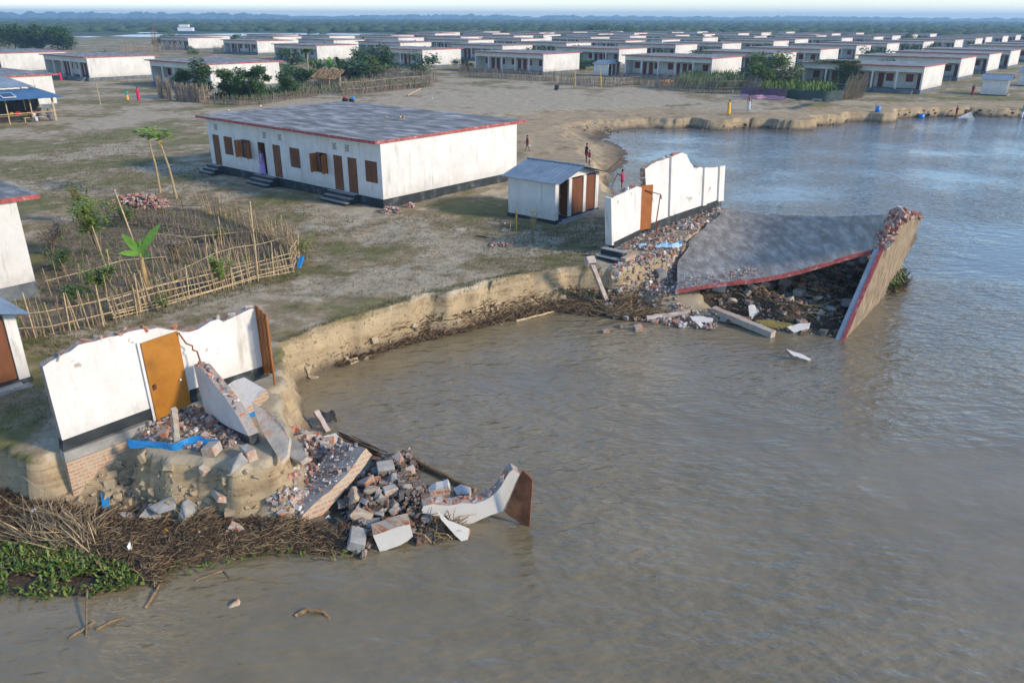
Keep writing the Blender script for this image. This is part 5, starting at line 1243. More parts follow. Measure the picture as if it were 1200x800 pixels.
for k in range(130):
    r=rv.random()**.6; a=rv.uniform(0,6.28); m.chunk((math.cos(a)*r*1.5,math.sin(a)*r*.9,.05+.42*(1-r)*rv.random()),rv.uniform(.16,.3),rv)
for q,w,lab in ((G(168,238),1.,'long pile of pinkish bricks behind the garden'),):
    pass
def brick_pile(q,lx,ly,h,n,lab,mat='rubble_pink',rz=0,s=.24):
    m=MB()
    for k in range(n):
        x,y=rv.uniform(-1,1),rv.uniform(-1,1); e=max(0,1-max(abs(x)**3,abs(y)**3)); m.chunk((x*lx,y*ly,rv.random()*h*e),s*rv.uniform(.7,1.1),rv)
    o=m.build('brick_pile',mat); o.location=q; o.rotation_euler.z=rz; return tag(o,lab,'bricks',kind='stuff')
brick_pile(GZ(163,242),1.7,.6,.75,420,'long pile of pinkish bricks behind the garden',rz=-.1)
brick_pile(GZ(459,249),.5,.28,.32,70,'small heap of brick pieces at the near corner of the long house',s=.2)
brick_pile(GZ(480,243),.28,.2,.25,30,'smaller heap of brick pieces along the end wall of the long house',s=.2)
brick_pile(GZ(588,287),.55,.3,.14,60,'scattered pinkish brick pieces on the grass below the latrine',s=.14)
for k,(x,y,s) in enumerate([(577,262,.9),(567,277,.8),(592,270,.6),(540,270,.7)]):
    m=MB(); m.chunk((0,0,0),(s,s*.6,.08),rv,flatn=.1); m.v=[(a,b_,max(-.05,min(.06,c_))) for a,b_,c_ in m.v]; o=m.build('concrete_slab','concrete'); o.location=GZ(x,y); tag(o,'flat concrete slab set in the ground left of the latrine','slab','slabs by the latrine')
cloth('blue_rag','bright blue rag caught on the right corner of the garden fence','rag',([G(350,302,.35),G(358,298,.45)],[G(348,315,.1),G(353,314,.1)]),'tarp',.05,4,4,4)
# ---- plants
def shrub(name,label,px,h,w,n,mats,leafl=.14,stems=5,cat='shrub',group=None,open_=.3,lw=.5,at_=None):
    p0=at_ or GZ(*px); rt=empty(name,p0,0,label,cat,group); m=MB(); tips=[]
    for k in range(stems):
        a=rv.uniform(0,6.28); r=w*rv.uniform(.15,1); e=Vector((math.cos(a)*r,math.sin(a)*r,h*rv.uniform(.6,1))); q=e*.5+Vector((rv.uniform(-.1,.1),rv.uniform(-.1,.1),0))*w-Vector((e.x,e.y,0))*.2
        m.tube([(0,0,-.1),q,e],[.03*h/2+.008,.018*h/2+.005,.006],5)
        for t in (.35,.5,.65,.8,.95):
            c=q.lerp(e,(t-.3)/.7); 
            for s_ in range(2):
                a2=rv.uniform(0,6.28); f=c+Vector((math.cos(a2)*w*open_,math.sin(a2)*w*open_,rv.uniform(0,.25)*h*.5)); m.tube([c,f],[.008,.004],3); tips+=[(c,f)]
    m.build('stem','bark',rt)
    l=MB()
    for k in range(n):
        c,f=rv.choice(tips); p=c.lerp(f,rv.random()**.6)+Vector((rv.gauss(0,.05),rv.gauss(0,.05),rv.gauss(0,.05)))*w; a=rv.uniform(0,6.28)
        l.leaf(p,(math.cos(a),math.sin(a),rv.uniform(-.5,.7)),leafl*rv.uniform(.6,1.3),leafl*lw)
    l.build('foliage',mats,rt)
    return rt
shrub('garden_shrub','loose yellow-green shrub in the left of the garden, tallest of its shrubs',(118,300),2.7,1.15,2000,'leaf_lime',.17,11,group='garden shrubs')
shrub('garden_shrub','thin pale shrub rising behind the loose garden shrub',(100,262),2.3,.6,700,'leaf_pale',.15,6,group='garden shrubs')
shrub('garden_shrub','green shrub growing through the middle of the front bamboo fence',(262,340),1.5,.6,900,'leaf_lime',.13,8,group='garden shrubs')
shrub('garden_shrub','yellowing shrub beside the blue rag at the right of the garden',(358,305),1.2,.65,420,'leaf_pale',.12,7,group='garden shrubs')
shrub('garden_shrub','low green plant with white scraps inside the garden left of the banana',(122,345),1.1,.6,500,'leaf_mid',.2,7,group='garden shrubs')
shrub('garden_shrub','dark low plant at the front left garden fence',(95,358),.8,.7,300,'leaf',.15,6,group='garden shrubs')
shrub('garden_shrub','small weed clump below the front fence, left of its green shrub',(195,368),.8,.35,260,'leaf_mid',.10,4,group='garden shrubs')
shrub('sapling','bare spindly sapling with few leaves in front of the latrine wall',(624,284),1.7,.4,60,'leaf_mid',.12,5)
shrub('garden_shrub','low bushy plant at the back of the garden before the brick pile',(150,268),1.3,.8,700,'leaf_mid',.15,7,group='garden shrubs')
shrub('garden_shrub','brown dried bush in the middle of the garden',(205,305),1.2,.8,500,'jute',.12,9,group='garden shrubs')
shrub('garden_shrub','dark green plant at the left wall side of the garden',(75,318),1.1,.7,500,'leaf',.16,7,group='garden shrubs')
shrub('garden_shrub','green seedling clump near the back right fence of the garden',(255,285),.9,.5,350,'leaf_mid',.12,6,group='garden shrubs')
shrub('garden_shrub','brown dried bush against the cut-off house',(62,300),1.5,.8,500,'bamboo_old',.12,9,group='garden shrubs')
def stake(px,h,mat,lab,name='stake',r=.05):
    p=GZ(*px); o=log(name,lab,'stake',[p,p+Vector((.03,0,h))],r,mat,6); return o
stake((604,271),1.05,'moss','green mossy stake standing at the left of the latrine wall',r=.07)
stake((598,269),.45,'bamboo','short pale stake left of the mossy stake',r=.03)
def papaya(px,top,label,leaves=11,mat='leaf_lime',dead=False):
    p=GZ(*px); t=onplane(top[0],top[1],p,Vector((0,-1,0)))-p; rt=empty('papaya_tree',p,0,label,'tree','papaya trees')
    m=MB(); mid=t*.5+Vector((.08,0,-.05)); m.tube([(0,0,-.2),mid*.5,mid,t*.8,t],[.09,.075,.065,.055,.05],8); m.build('trunk','papaya',rt)
    l=MB()
    for k in range(leaves):
        a=6.28*k/leaves+rv.uniform(-.2,.2); el=rv.uniform(-.1,.75); L=rv.uniform(.35,.85); d=Vector((math.cos(a)*math.cos(el),math.sin(a)*math.cos(el),math.sin(el))); c=t+d*L
        l.tube([t+Vector((0,0,-.1)),t+d*L*.5+Vector((0,0,.05)),c],.010,3)
        for f in range(8):
            b_=a+(f-3.5)*.62; l.leaf(c,(math.cos(b_),math.sin(b_),rv.uniform(-.45,.15)),rv.uniform(.28,.44),.19)
    l.build('crown',mat,rt)
    if dead:
        l=MB(); l.leaf(t+Vector((.02,-.05,-.05)),(.15,-.1,-1),.5,.2); l.leaf(t+Vector((.05,0,-.1)),(.3,0,-1),.4,.15); l.build('leaf','gold',rt,lab='wilted yellow leaf')
    return rt
papaya((207,232),(186,160),'taller papaya tree with a yellow hanging leaf, right of the pair by the garden',20,dead=True)
papaya((188,226),(173,158),'slimmer papaya tree, left of the pair by the garden',17)
def blade(m,base,d,L,w,droop,mi=0,n=9,face=None):
    """one long arching leaf blade with a crease"""
    d=Vector(d).normalized(); p=Vector(base); side=d.cross(face or Vector((0,0,1))).normalized(); pts=[]
    cur=d.copy(); step=L/n
    for i in range(n+1):
        t=i/n; ww=w*math.sin(math.pi*min(1,.08+t*.92))**.6*(.55+.45*math.sin(math.pi*t)); pts.append((p.copy(),ww)); cur=(cur+Vector((0,0,-droop*step*(.4+t)))).normalized(); p=p+cur*step
    vs=[];fs=[]
    for q,ww in pts: vs+=[q+side*ww*.5+Vector((0,0,ww*.16)),q,q-side*ww*.5+Vector((0,0,ww*.16))]
    for i in range(n): a=3*i; fs+=[(a,a+1,a+4,a+3),(a+1,a+2,a+5,a+4)]
    m.add(vs,fs,mi)
def banana(px,h,label,leaves,mat='banana',cat='banana plant',group=None,loc=None,L=1.2,spec=None,stem='ban_stem'):
    p=loc or GZ(*px); rt=empty('banana_plant',p,0,label,cat,group); m=MB(); m.tube([(0,0,-.1),(.02,0,h*.5),(0,.02,h)],[.12,.10,.06],9); m.build('stem',stem,rt)
    l=MB()
    for k in range(leaves):
        if spec: a,el,LL,w=spec[k]
        else: a=6.28*k/leaves+rv.uniform(-.3,.3); el=rv.uniform(.5,1.25); LL=L*rv.uniform(.8,1.2); w=.34*L/1.2
        blade(l,(0,0,h-.05),(math.cos(a)*math.cos(el),math.sin(a)*math.cos(el),math.sin(el)),LL,w,.55 if not spec else .2,face=Vector((.1,1,-.5)) if spec else None)
    o=l.build('leaves',mat,rt); return rt
banana((172,340),1.45,'young banana plant with two broad bright leaves in the garden',6,spec=[(.1,.98,1.6,.32),(2.95,.95,1.05,.32),(1.9,1.1,.6,.2),(3.3,.2,.8,.22),(-.4,.1,.6,.18),(1.2,1.35,.7,.14)])
l_=[o for o in col.objects if o.name=='leaves'][0]
# ---- trees of the village
def tree(name,label,px=None,h=6.,w=3.,n=1600,mat='leaf',leafl=.3,group=None,loc=None,seed=1,trunk=.3,blobs=9,cat='tree',low=.25):
    p=loc or G(*px); rt=empty(name,p,0,label,cat,group); r=random.Random(seed); m=MB()
    cl=[]
    for k in range(blobs):
        a=r.uniform(0,6.28); rr=w*r.uniform(.1,.75); z=h*r.uniform(low,1.); rr*=math.sqrt(max(.15,1-((z/h-.55)/.55)**2)); cl.append((Vector((math.cos(a)*rr,math.sin(a)*rr,z*.88)),w*r.uniform(.28,.5)))
    m.tube([(0,0,-.2),(r.uniform(-.1,.1)*w,0,h*.3),(0,0,h*.6)],[trunk*.6,trunk*.4,trunk*.2],7)
    for c,s in cl: m.tube([(0,0,h*.3),c*.55+Vector((0,0,h*.12)),c],[trunk*.22,trunk*.12,trunk*.05],4)
    m.build('trunk','bark',rt); l=MB()
    for k in range(n):
        c,s=r.choice(cl); d=Vector((r.gauss(0,1),r.gauss(0,1),r.gauss(0,1))).normalized()*s*r.random()**.35; d.z*=.75
        a=r.uniform(0,6.28); l.leaf(c+d,(math.cos(a),math.sin(a),r.uniform(-.6,.6)),leafl*r.uniform(.7,1.3),leafl*.6)
    l.build('crown',mat,rt); return rt
for k,(x,y,t,w,lab) in enumerate(((18,58.5,27,4.2,'broad dark tree, left of the three at the top left edge'),(45,58.5,31,3.6,'dark rounded tree, middle of the three at the top left'),(68,58.5,34,4.4,'dark spreading tree, right of the three at the top left'))):
    tree('dark_tree',lab,(x,y),ht(x,y,t),w*1.6,5200,'leaf',.9,'dark trees at the top left',seed=k+2,blobs=14,low=.15)
tl=[((235,116),64,1.9,'leaf','leafy tree with dark clumps in front of the half hidden veranda house'),((222,114),76,1.6,'leaf_mid','small tree left of the clump hiding the veranda house'),((266,115),78,1.7,'leaf_mid','thin light green tree right of the clump by the thatched fence'),((293,117),73,1.9,'leaf','round dark green bush-like tree beside the pale end wall'),((304,115),78,1.5,'leaf','small dark tree touching the right side of the round green one'),((282,115),78,1.5,'leaf_mid','slim tree just left of the round dark green one'),((450,90),52,2.6,'leaf','dense dark tree at the left end of the house behind the stick fence'),((340,112),84,1.6,'leaf','low dark tree left of the thatched hut'),((434,92),64,2.2,'leaf_mid','light green tree left of the dense dark one'),((408,90),68,1.8,'leaf','scrubby tree left of the long stick fence'),((893,98),55,3.4,'leaf_mid','tall green bush-tree at the end of the reed fence'),((914,104),66,2.6,'leaf_mid','leafy tree overhanging the dark green netting'),((880,104),74,2.4,'leaf_mid','low leafy tree beside the purple cloth'),((1183,72),62,2.2,'leaf','dark tree behind the right-edge latrine'),((128,75),62,2.0,'leaf','dark bush against the house left of the two villagers'),((15,80),70,3.,'leaf','dark hedge tree between the two left-edge houses'),((733,56),46,1.5,'reed','bare brown tree among the middle houses'),((785,62),55,2.2,'leaf','dark shrubby tree left of the bush hedge in the middle rows'),((805,60),55,2.4,'leaf_mid','leafy tree right of the dark one in the middle rows'),((615,58),52,2.,'leaf_mid','small green tree left between two middle houses'),((632,59),54,2.2,'leaf','small dark tree right between two middle houses'),((358,98),80,1.6,'leaf','dark bush tree under the papaya in the village garden'),((50,79),69,3.,'leaf_mid','green hedge tree beside the left-edge house')]
for k,(q,t,w,mt,lab) in enumerate(tl):
    hh=max(1.5,ht(q[0],q[1],t)); d=math.hypot(*G(*q)[:2]); tree('village_tree',lab,q,hh,w*1.3,1900,mt,.2+.0022*d,'small trees in the village gardens',seed=40+k,trunk=.18,blobs=8)
for k,(x,y,t,w,lab) in enumerate(((690,43,31,8,'dark tree, left of the clump on the far middle skyline'),(705,42.5,29,9,'tallest dark tree of the clump on the far middle skyline'),(735,43,32,8,'spreading dark tree right of the tallest one on the far middle skyline'),(768,43,34,7,'low dark tree at the right end of the far middle clump'),(1062,52,40,5,'dark tree left of the palm near the upper right rows'),(1084,48,36,6,'palm-like dark tree above the upper right rows'),(1012,46,41,5,'small dark tree far back in the upper right rows'),(540,47,42,6,'low dark tree among the far roofs left of centre'),(507,46,41,4,'small dark tree on the far roofs left of centre'),(718,47,38,9,'broad low tree in front of the far middle clump'))):
    hh=ht(x,y,t); d=math.hypot(*G(x,y)[:2]); tree('far_tree',lab,(x,y),min(hh,14),w,900,'leaf',.2+.002*d,'dark trees between the far rows',seed=90+k,blobs=9,trunk=.3,low=.2)
for k,(x,y,t,lab) in enumerate(((376,98,70,'banana plant at the left of the clump before the veranda house'),(388,97,66,'banana plant with a pale upright leaf in the middle of the clump'),(399,98,68,'dark banana plant right of the pale one'),(243,102,80,'banana plant among the trees by the thatched fence'),(455,92,72,'banana plant behind the stick fence'),(866,86,74,'banana plant behind the reed fence'))):
    hh=ht(x,y,t); banana(None,hh*.55,lab,8,'leaf' if k!=1 else 'banana',group='banana plants in the village',loc=G(x,y),L=hh*.62,stem='bark')
def papfar(x,y,t,lab):
    p=G(x,y); hh=ht(x,y,t); rt=empty('papaya_tree',p,0,lab,'tree','papaya trees'); m=MB(); m.tube([(0,0,0),(.1,0,hh*.9)],[.14,.09],6); m.build('trunk','papaya',rt); l=MB()
    for k in range(130):
        a=rv.uniform(0,6.28); l.leaf((.1,0,hh*.88),(math.cos(a),math.sin(a),rv.uniform(-.4,.5)),rv.uniform(.7,1.5),.4)
    l.build('crown','leaf_mid',rt)
papfar(362,94,55,'tall papaya tree in the village garden before the veranda house')
papfar(232,100,72,'papaya tree rising out of the leafy clump by the thatched fence')
papfar(268,105,80,'short papaya tree in front of the pale end wall')
# creeper on the roof of the veranda house
p=G(1010,84,3.8); rt=empty('creeper',G(1003,96),0,'green creeper spilling over the veranda house roof near the far bank','plant'); l=MB(); ax=-E1; 
c0_=G(1084,79,HH)
for k in range(2600):
    t=rv.random(); u=11.3+rv.gauss(0,.8); 
    if t<.55: q=c0_-E1*(9.5+abs(rv.gauss(0,2.6)))+E2*rv.uniform(-.4,1.8)+Vector((0,0,.15+rv.uniform(0,.3)))
    else: q=c0_-E1*(10.4+rv.gauss(0,.8))+E2*rv.uniform(-.9,-.5)+Vector((0,0,-rv.uniform(0,2.6)))
    a=rv.uniform(0,6.28); l.leaf(q,(math.cos(a),math.sin(a),rv.uniform(-.5,.5)),.45,.3)
l.build('foliage','leaf_mid',rt,world=True)
# ---- greenery and low fences between the rows
bush=None
def free(p):
    u,v=uvof(p); return not any(-19.5<u-a<1.2 and -2<v-b_<13.5 for a,b_ in taken)
cnt=0; tries=0
while cnt<170 and tries<9000:
    tries+=1
    d=120+300*rv.random()**1.2; a=rv.uniform(-.40,.66); p=Vector((math.sin(a)*d,math.cos(a)*d,0)); x,y=proj(p.x,p.y,0)
    if not(8<x<1192) or y<42 or y>96 or not free(p) or (x<470 and y<48) or (x<340 and y>66) or (540<x<900 and y>84): continue
    if rv.random()<.8 and not ((int(p.x/26)+int(p.y/30))%3==0): continue
    s=rv.uniform(.5,1.15)
    if bush is None: bush=tree('village_bush','dark bush or small tree standing between the back rows of the village',h=4.2,w=2.6,n=700,mat='leaf',leafl=.62,loc=p,seed=300,trunk=.2,blobs=8,group='bushes between the back rows',low=.12); o=bush; bush2=tree('village_bush','light green bush or small tree standing between the back rows of the village',h=3.6,w=2.6,n=700,mat='leaf_mid',leafl=.62,loc=p+Vector((4,2,0)),seed=301,trunk=.2,blobs=8,group='light bushes between the back rows',low=.1)
    else: o=copy_tree(bush if rv.random()<.6 else bush2)
    place(o,p,rv.uniform(0,6.28)); o.scale=(s*rv.uniform(.9,1.6),s*rv.uniform(.9,1.6),s); cnt+=1
print('bushes',cnt)
# ---- stick fences of the village
def stick_fence(name,label,pxs,h,step,mat='jute',lean=.1,rad=.03,cat='fence',hv=.3,rails=True,lv=None,group='dry stick fences'):
    pl=[G(x,y) for x,y in pxs]; rt=empty(name,pl[0],0,label,cat,group); m=MB(); lv=lv or Vector((0,0,0))
    for p in resample(pl,step):
        for s_ in range(2):
            q=p+Vector((rv.uniform(-.08,.08),rv.uniform(-.12,.12),-.1)); hh=h*rv.uniform(1-hv,1.1); e=q+(Vector((rv.gauss(0,lean),rv.gauss(0,lean),1))+lv)*hh; m.tube([q,e],[rad,rad*.6],3)
    m.build('sticks',mat,rt,world=True)
    if rails:
        for r_ in (.3,.65):
            m=MB(); m.tube([p+Vector((0,-.1,h*r_))+lv*h*r_ for p in resample(pl,3)],.035,4); m.build('rail',mat,rt,world=True)
    return rt
stick_fence('stick_fence','long ragged stick fence with an upper row of uneven stakes, centre left',[(402,112),(430,110),(460,106),(485,104),(508,101)],2.6,.16,lean=.12,hv=.5,rad=.026)
stick_fence('stick_fence','back row of the ragged stick fence, against the veranda house',[(430,92),(460,93),(500,95),(512,96)],2.3,.2,hv=.4)
stick_fence('stick_fence','low grey stick fence in front of the house left of centre',[(538,88),(570,91),(610,94),(652,96)],2.0,.16,hv=.25)
stick_fence('stick_fence','low grey stick fence with yellow posts around the small blue latrine',[(655,98),(690,101),(720,102),(750,99)],1.9,.16,hv=.25)
stick_fence('stick_fence','short dark stick fence right behind the tan cow',[(752,99),(768,101),(772,104)],1.7,.16,hv=.25)
stick_fence('stick_fence','tall leaning reed fence in front of the red-doored veranda house',[(772,104),(800,107),(840,110),(868,109),(886,112)],2.6,.11,lean=.1,hv=.3,lv=Vector((.28,0,0)))
stick_fence('stick_bundle','upright stack of tan stalks against the creeper-hung house front',[(985,118),(992,117),(1000,116),(1010,115)],3.3,.09,'bamboo',.07,hv=.35,rails=False,lv=Vector((.22,0,0)),group=None,cat='stalks')
stick_fence('stick_bundle','upright bundle of stalks left of the thatched fence',[(186,115),(190,116),(194,116)],2.9,.09,'jute',.04,hv=.2,rails=False,group=None,cat='stalks')
stick_fence('stick_bundle','second upright bundle of stalks left of the thatched fence, nearer to it',[(196,116),(200,117),(203,117)],2.7,.09,'jute',.04,hv=.2,rails=False,group=None,cat='stalks')
stick_fence('stick_fence','dense thatched fence screen beside the leafy clump by the veranda house',[(207,118),(220,120),(235,121),(247,120)],2.3,.08,'jute',.05,hv=.15)
stick_fence('stick_fence','low weedy stick fence in front of the pale end wall',[(250,122),(280,124),(310,122),(345,116),(372,113)],1.3,.2,'bamboo_old',.1,hv=.3)
stick_fence('stick_fence','brown stick fence in front of the far left rows',[(140,62),(165,61),(190,60),(215,60)],2.8,.3,'jute',.08,hv=.2,rad=.05)
stick_fence('stick_fence','dark stick fence between the far left rows',[(250,62),(290,63),(330,62)],2.2,.35,'bamboo_old',.08,hv=.2,rad=.05)
stick_fence('stick_bundle','pointed stack of orange stalks at the corner of a far left house',[(181,60),(183,60),(185,60)],7.5,.15,'straw',.09,hv=.2,rails=False,rad=.06,group=None,cat='stalks')
pole('leaning pole with a cross piece on the left of the open field',(118,123),98,113,.06); 
log('bamboo_pole','fallen pole lying on the grass right of the stick fence','pole',[G(478,112,.1),G(493,104,.5)],.09,'bamboo',6)
for k,(x,y,t,lab) in enumerate(((674,101,84,'yellow post left of the small blue latrine'),(704,102,82,'yellow post in front of the small blue latrine'))): pole(lab,(x,y),t,x,.09,'gold')
# fallen-leaf scrub hedge between fences
hl=[((905,70,.9),'x')]
weeds('scrub','weedy green scrub growing behind the leaning reed fence',[(790,104),(840,106),(885,106),(895,98),(850,92),(800,94)],700,'leaf_mid',.8,2.2,.35,.7,lambda x,y:0.)
weeds('scrub','weedy scrub around the thatched hut and stick fences',[(250,118),(300,120),(360,112),(420,108),(500,103),(505,96),(420,98),(330,104),(250,112)],900,'leaf',.4,1.2,.2,.6,lambda x,y:0.)
weeds('scrub','dead brown scrub around the thatched hut',[(330,110),(360,113),(420,112),(500,104),(505,98),(420,100),(340,102)],900,'jute',.4,1.5,.06,.6,lambda x,y:0.)
weeds('scrub','green scrub behind the netting below the creeper house',[(888,112),(940,116),(982,116),(975,104),(930,100),(895,100)],900,'leaf_mid',.7,1.9,.3,.7,lambda x,y:0.)
# ---- hut
hp=G(385,104); hut=empty('thatched_hut',hp,TH+.1,'small thatched brick hut behind the long house roof','hut')
m=MB(); m.box(-2.4,0,0,0,2.4,1.8); m.build('wall','brick',hut); m=MB(); m.box(.2,.2,0,2.3,.3,1.7); m.build('screen','bamboo',hut)
m=MB(); m.add([(-2.9,-.5,1.7),(2.8,-.5,1.6),(2.8,1.2,2.7),(-2.9,1.2,2.8),(2.8,3,1.6),(-2.9,3,1.7)],[(0,1,2,3),(3,2,4,5)]); 
for k in range(380):
    x=rv.uniform(-2.9,2.8); s=rv.random(); y=-.5+1.7*s; z=1.7+1.1*s; m.tube([(x,y,z),(x+rv.uniform(-.1,.1),y-.5,z-.28)],.03,3)
m.build('roof','straw',hut)
m=MB(); m.box(2.5,.1,0,2.6,.2,1.9); m.build('post','bamboo',hut)
# ---- netting and purple cloth, tub, barrels
def sheet(name,label,cat,pxs,h,mat,amp=.15):
    up_=[G(x,y)+Vector((0,0,h)) for x,y in pxs]; lo_=[G(x,y)+Vector((0,0,.05)) for x,y in pxs]; return cloth(name,label,cat,(up_,lo_),mat,amp,20,5,8,.03)
sheet('netting','dark green netting screen below the creeper-hung veranda house','netting',[(921,117),(945,119),(968,120),(987,119)],1.3,'netting',.22)
sheet('purple_cloth','purple cloth draped over the fence beside the dark netting','cloth',[(868,113),(885,115),(900,116),(921,118)],1.2,'purple',.45)
sheet('pink_cloth','pale pink cloth lying along the foot of the purple cloth','cloth',[(867,115),(885,117),(900,117),(920,119)],.5,'pinkc',.2)
cloth('pale_sheet','scrap of pale plastic caught on the dark netting','sheet',([G(952,116,1.1),G(962,117,1.2)],[G(951,118,.4),G(963,119,.3)]),'tarp_pale',.1,5,4,3,.03)
def tub(px,z,r,h,mat,lab,name='plastic_drum',cat='drum'):
    p=G(*px,z); p.z=max(ground_z(p.x,p.y),WL-.15); m=MB(); n=14; prof=[(r*.9,0),(r,h*.1),(r,h*.4),(r*1.06,h*.43),(r,h*.47),(r,h*.85),(r*.8,h),(0.001,h)]; vs=[(a*math.cos(6.283*i/n),a*math.sin(6.283*i/n),b_) for a,b_ in prof for i in range(n)]; fs=[(k*n+i,k*n+(i+1)%n,(k+1)*n+(i+1)%n,(k+1)*n+i) for k in range(len(prof)-1) for i in range(n)]+[tuple(reversed(range(n)))]; m.add(vs,fs); o=m.build(name,mat,smooth=True); o.location=p; return tag(o,lab,cat)
tub((1029,127),0,.3,.7,'bluep','blue plastic drum on the grass above the far bank')
tub((1080,135),-1.2,.36,.6,'bluep','blue plastic drum lying at the water line of the far bank')
tub((414,117),0,.24,.34,'bluep','blue tub beside the small red one at the stick fence','plastic_tub','tub')
tub((404,116),0,.2,.3,'redp','red tub left of the blue one at the stick fence','plastic_tub','tub')
p=G(408,120); m=MB(); 
for k in range(9): m.chunk((rv.uniform(-.7,.7),rv.uniform(-.3,.3),rv.uniform(0,.3)),.6,rv)
o=m.build('rag_heap','blackc',smooth=True); o.location=p; tag(o,'heap of black rags in front of the red tub','rags',kind='stuff')
p=G(652,106); m=MB()
for k in range(5): m.chunk((rv.uniform(-.25,.25),rv.uniform(-.2,.2),.25+rv.uniform(0,.3)),.7,rv)
o=m.build('dark_bundle','blackc',smooth=True); o.location=p; tag(o,'small dark bundle alone on the open field right of centre','bundle',kind='stuff')
# ---- tea stall
sp0=G(12,146); sd_=(G(70,141)-sp0).normalized(); rz=math.atan2(sd_.y,sd_.x)
ts=empty('tea_stall',sp0,rz,'open tea stall with a two-tier blue tin roof and solar panel at the left edge','stall'); LN=(G(70,141)-sp0).length
m=MB(); 
def roofq(x0,x1,xa,xb,y0,y1,z0,z1,mat,nm):
    m=MB(); n=30
    for i in range(n):
        a=x0+(x1-x0)*i/n; b_=x0+(x1-x0)*(i+1)/n; c=xa+(xb-xa)*i/n; d=xa+(xb-xa)*(i+1)/n; w0=.03*(i%2); w1=.03*((i+1)%2)
        v=[(a,y0,z0+w0),(b_,y0,z0+w1),(d,y1,z1+w1),(c,y1,z1+w0)]; m.add(v,[(0,1,2,3)]); m.add([(p_[0],p_[1],p_[2]-.02) for p_ in v],[(3,2,1,0)])
    return m.build(nm,mat,ts)
roofq(-7,LN+.6,-7,LN-1.0,-1.0,2.0,2.35,3.15,'tin_blue','lower_roof'); up_r=roofq(-7,LN-1.0,-7,LN-2.6,1.9,4.6,3.3,4.25,'tin','upper_roof')
m=MB(); m.add([(LN+.6,-1,2.35),(LN+.6,6,2.35),(LN-1,4.4,3.2),(LN-1,2.,3.2)],[(0,1,2,3)]); m.add([(LN-1,2,3.3),(LN-1,7,3.3),(LN-2.6,4.6,4.25)],[(0,1,2)]); m.build('roof_end','tin',ts)
m=MB(); T=Matrix.Translation((LN-4.4,-.1,2.72))@Matrix.Rotation(math.radians(15),4,'X'); m.box(-.62,-.55,0,.62,.75,.05,0,T); m.box(-.55,-.48,.051,.55,.68,.055,1,T); m.build('solar_panel',['white','panel'],ts)
for x in (-5,-3,0,2.2,4.3,LN-.3): m=MB(); m.tube([(x,0,-.2),(x+.03,0,2.45)],.06,6); m.build('post','bamboo',ts)
for x in (0,3,LN-.3): m=MB(); m.tube([(x,3.8,-.2),(x,3.8,3.3)],.06,6); m.build('post','bamboo',ts)
m=MB(); m.tube([(-6,-.05,1.0),(LN-.2,-.05,.95)],.045,5); m.build('rail','bamboo',ts)
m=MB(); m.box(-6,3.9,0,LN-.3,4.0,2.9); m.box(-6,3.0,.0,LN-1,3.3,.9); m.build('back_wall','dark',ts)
m=MB(); m.box(-6,.5,.68,2.6,1.0,.74); m.build('counter','bamboo',ts)
m=MB(); m.box(LN-3.2,.35,.42,LN-.5,.8,.48); 
for x in (LN-3.1,LN-.6): m.box(x-.04,.4,0,x+.04,.75,.419)
m.build('bench','bamboo',ts)
for k,(x,mt) in enumerate(((1.2,'redp'),(.6,'gold'),(2.1,'redp'),(-1.,'whitec'),(3.0,'crimson'))):
    w_=ts.matrix_basis@Vector((x,.75,.74)); m=MB(); m.chunk((0,0,.17),(.4,.3,.34),rv); o=m.build('goods_packet',mt); o.location=w_; tag(o,'coloured goods packet on the tea stall counter','packet','packets on the tea stall counter')
# ---- far boat
bp=G(219,39.3); bo=empty('river_boat',bp,.05,'white and blue passenger boat on the distant river arm','boat'); L=12
m=MB(); m.hexa([(-L/2+1,-1.6,0),(L/2-1,-1.6,0),(L/2-1,1.6,0),(-L/2+1,1.6,0)],[(-L/2,-2,1.4),(L/2,-2,1.4),(L/2,2,1.4),(-L/2,2,1.4)]); m.build('hull','tin_blue',bo)
m=MB(); m.box(-L/2+1,-1.6,1.41,L/2-1.5,1.6,3.6); m.box(-L/2+2,-1.4,3.8,L/2-4,1.4,5.2); m.build('cabin','white',bo); m=MB(); m.box(-L/2+.6,-1.8,3.61,L/2-1,1.8,3.79); m.build('deck_roof','tin_blue',bo)
# ================================================================== PEOPLE AND ANIMALS
def skin_mesh(name,verts,edges,rads,mat,parent,sub=2,flatz=None):
    me=bpy.data.meshes.new(name+'_skeleton'); me.from_pydata([tuple(v) for v in verts],edges,[]); me.update()
    ob=bpy.data.objects.new('tmp',me); col.objects.link(ob)
    md=ob.modifiers.new('s','SKIN'); md.use_smooth_shade=True
    for i,r in enumerate(rads):
        sv=me.skin_vertices[0].data[i]; sv.radius=r if hasattr(r,'__len__') else (r,r); sv.use_root=(i==0)
    md=ob.modifiers.new('u','SUBSURF'); md.levels=sub; md.render_levels=sub
    bpy.context.view_layer.update(); dg=bpy.context.evaluated_depsgraph_get()
    m2=bpy.data.meshes.new_from_object(ob.evaluated_get(dg)); bpy.data.objects.remove(ob); bpy.data.meshes.remove(me)
    m2.name=name; m2.materials.clear(); m2.materials.append(MT[mat]); m2.polygons.foreach_set('use_smooth',[True]*len(m2.polygons))
    o=bpy.data.objects.new(name,m2); col.objects.link(o)
    if parent: o.parent=parent
    return o
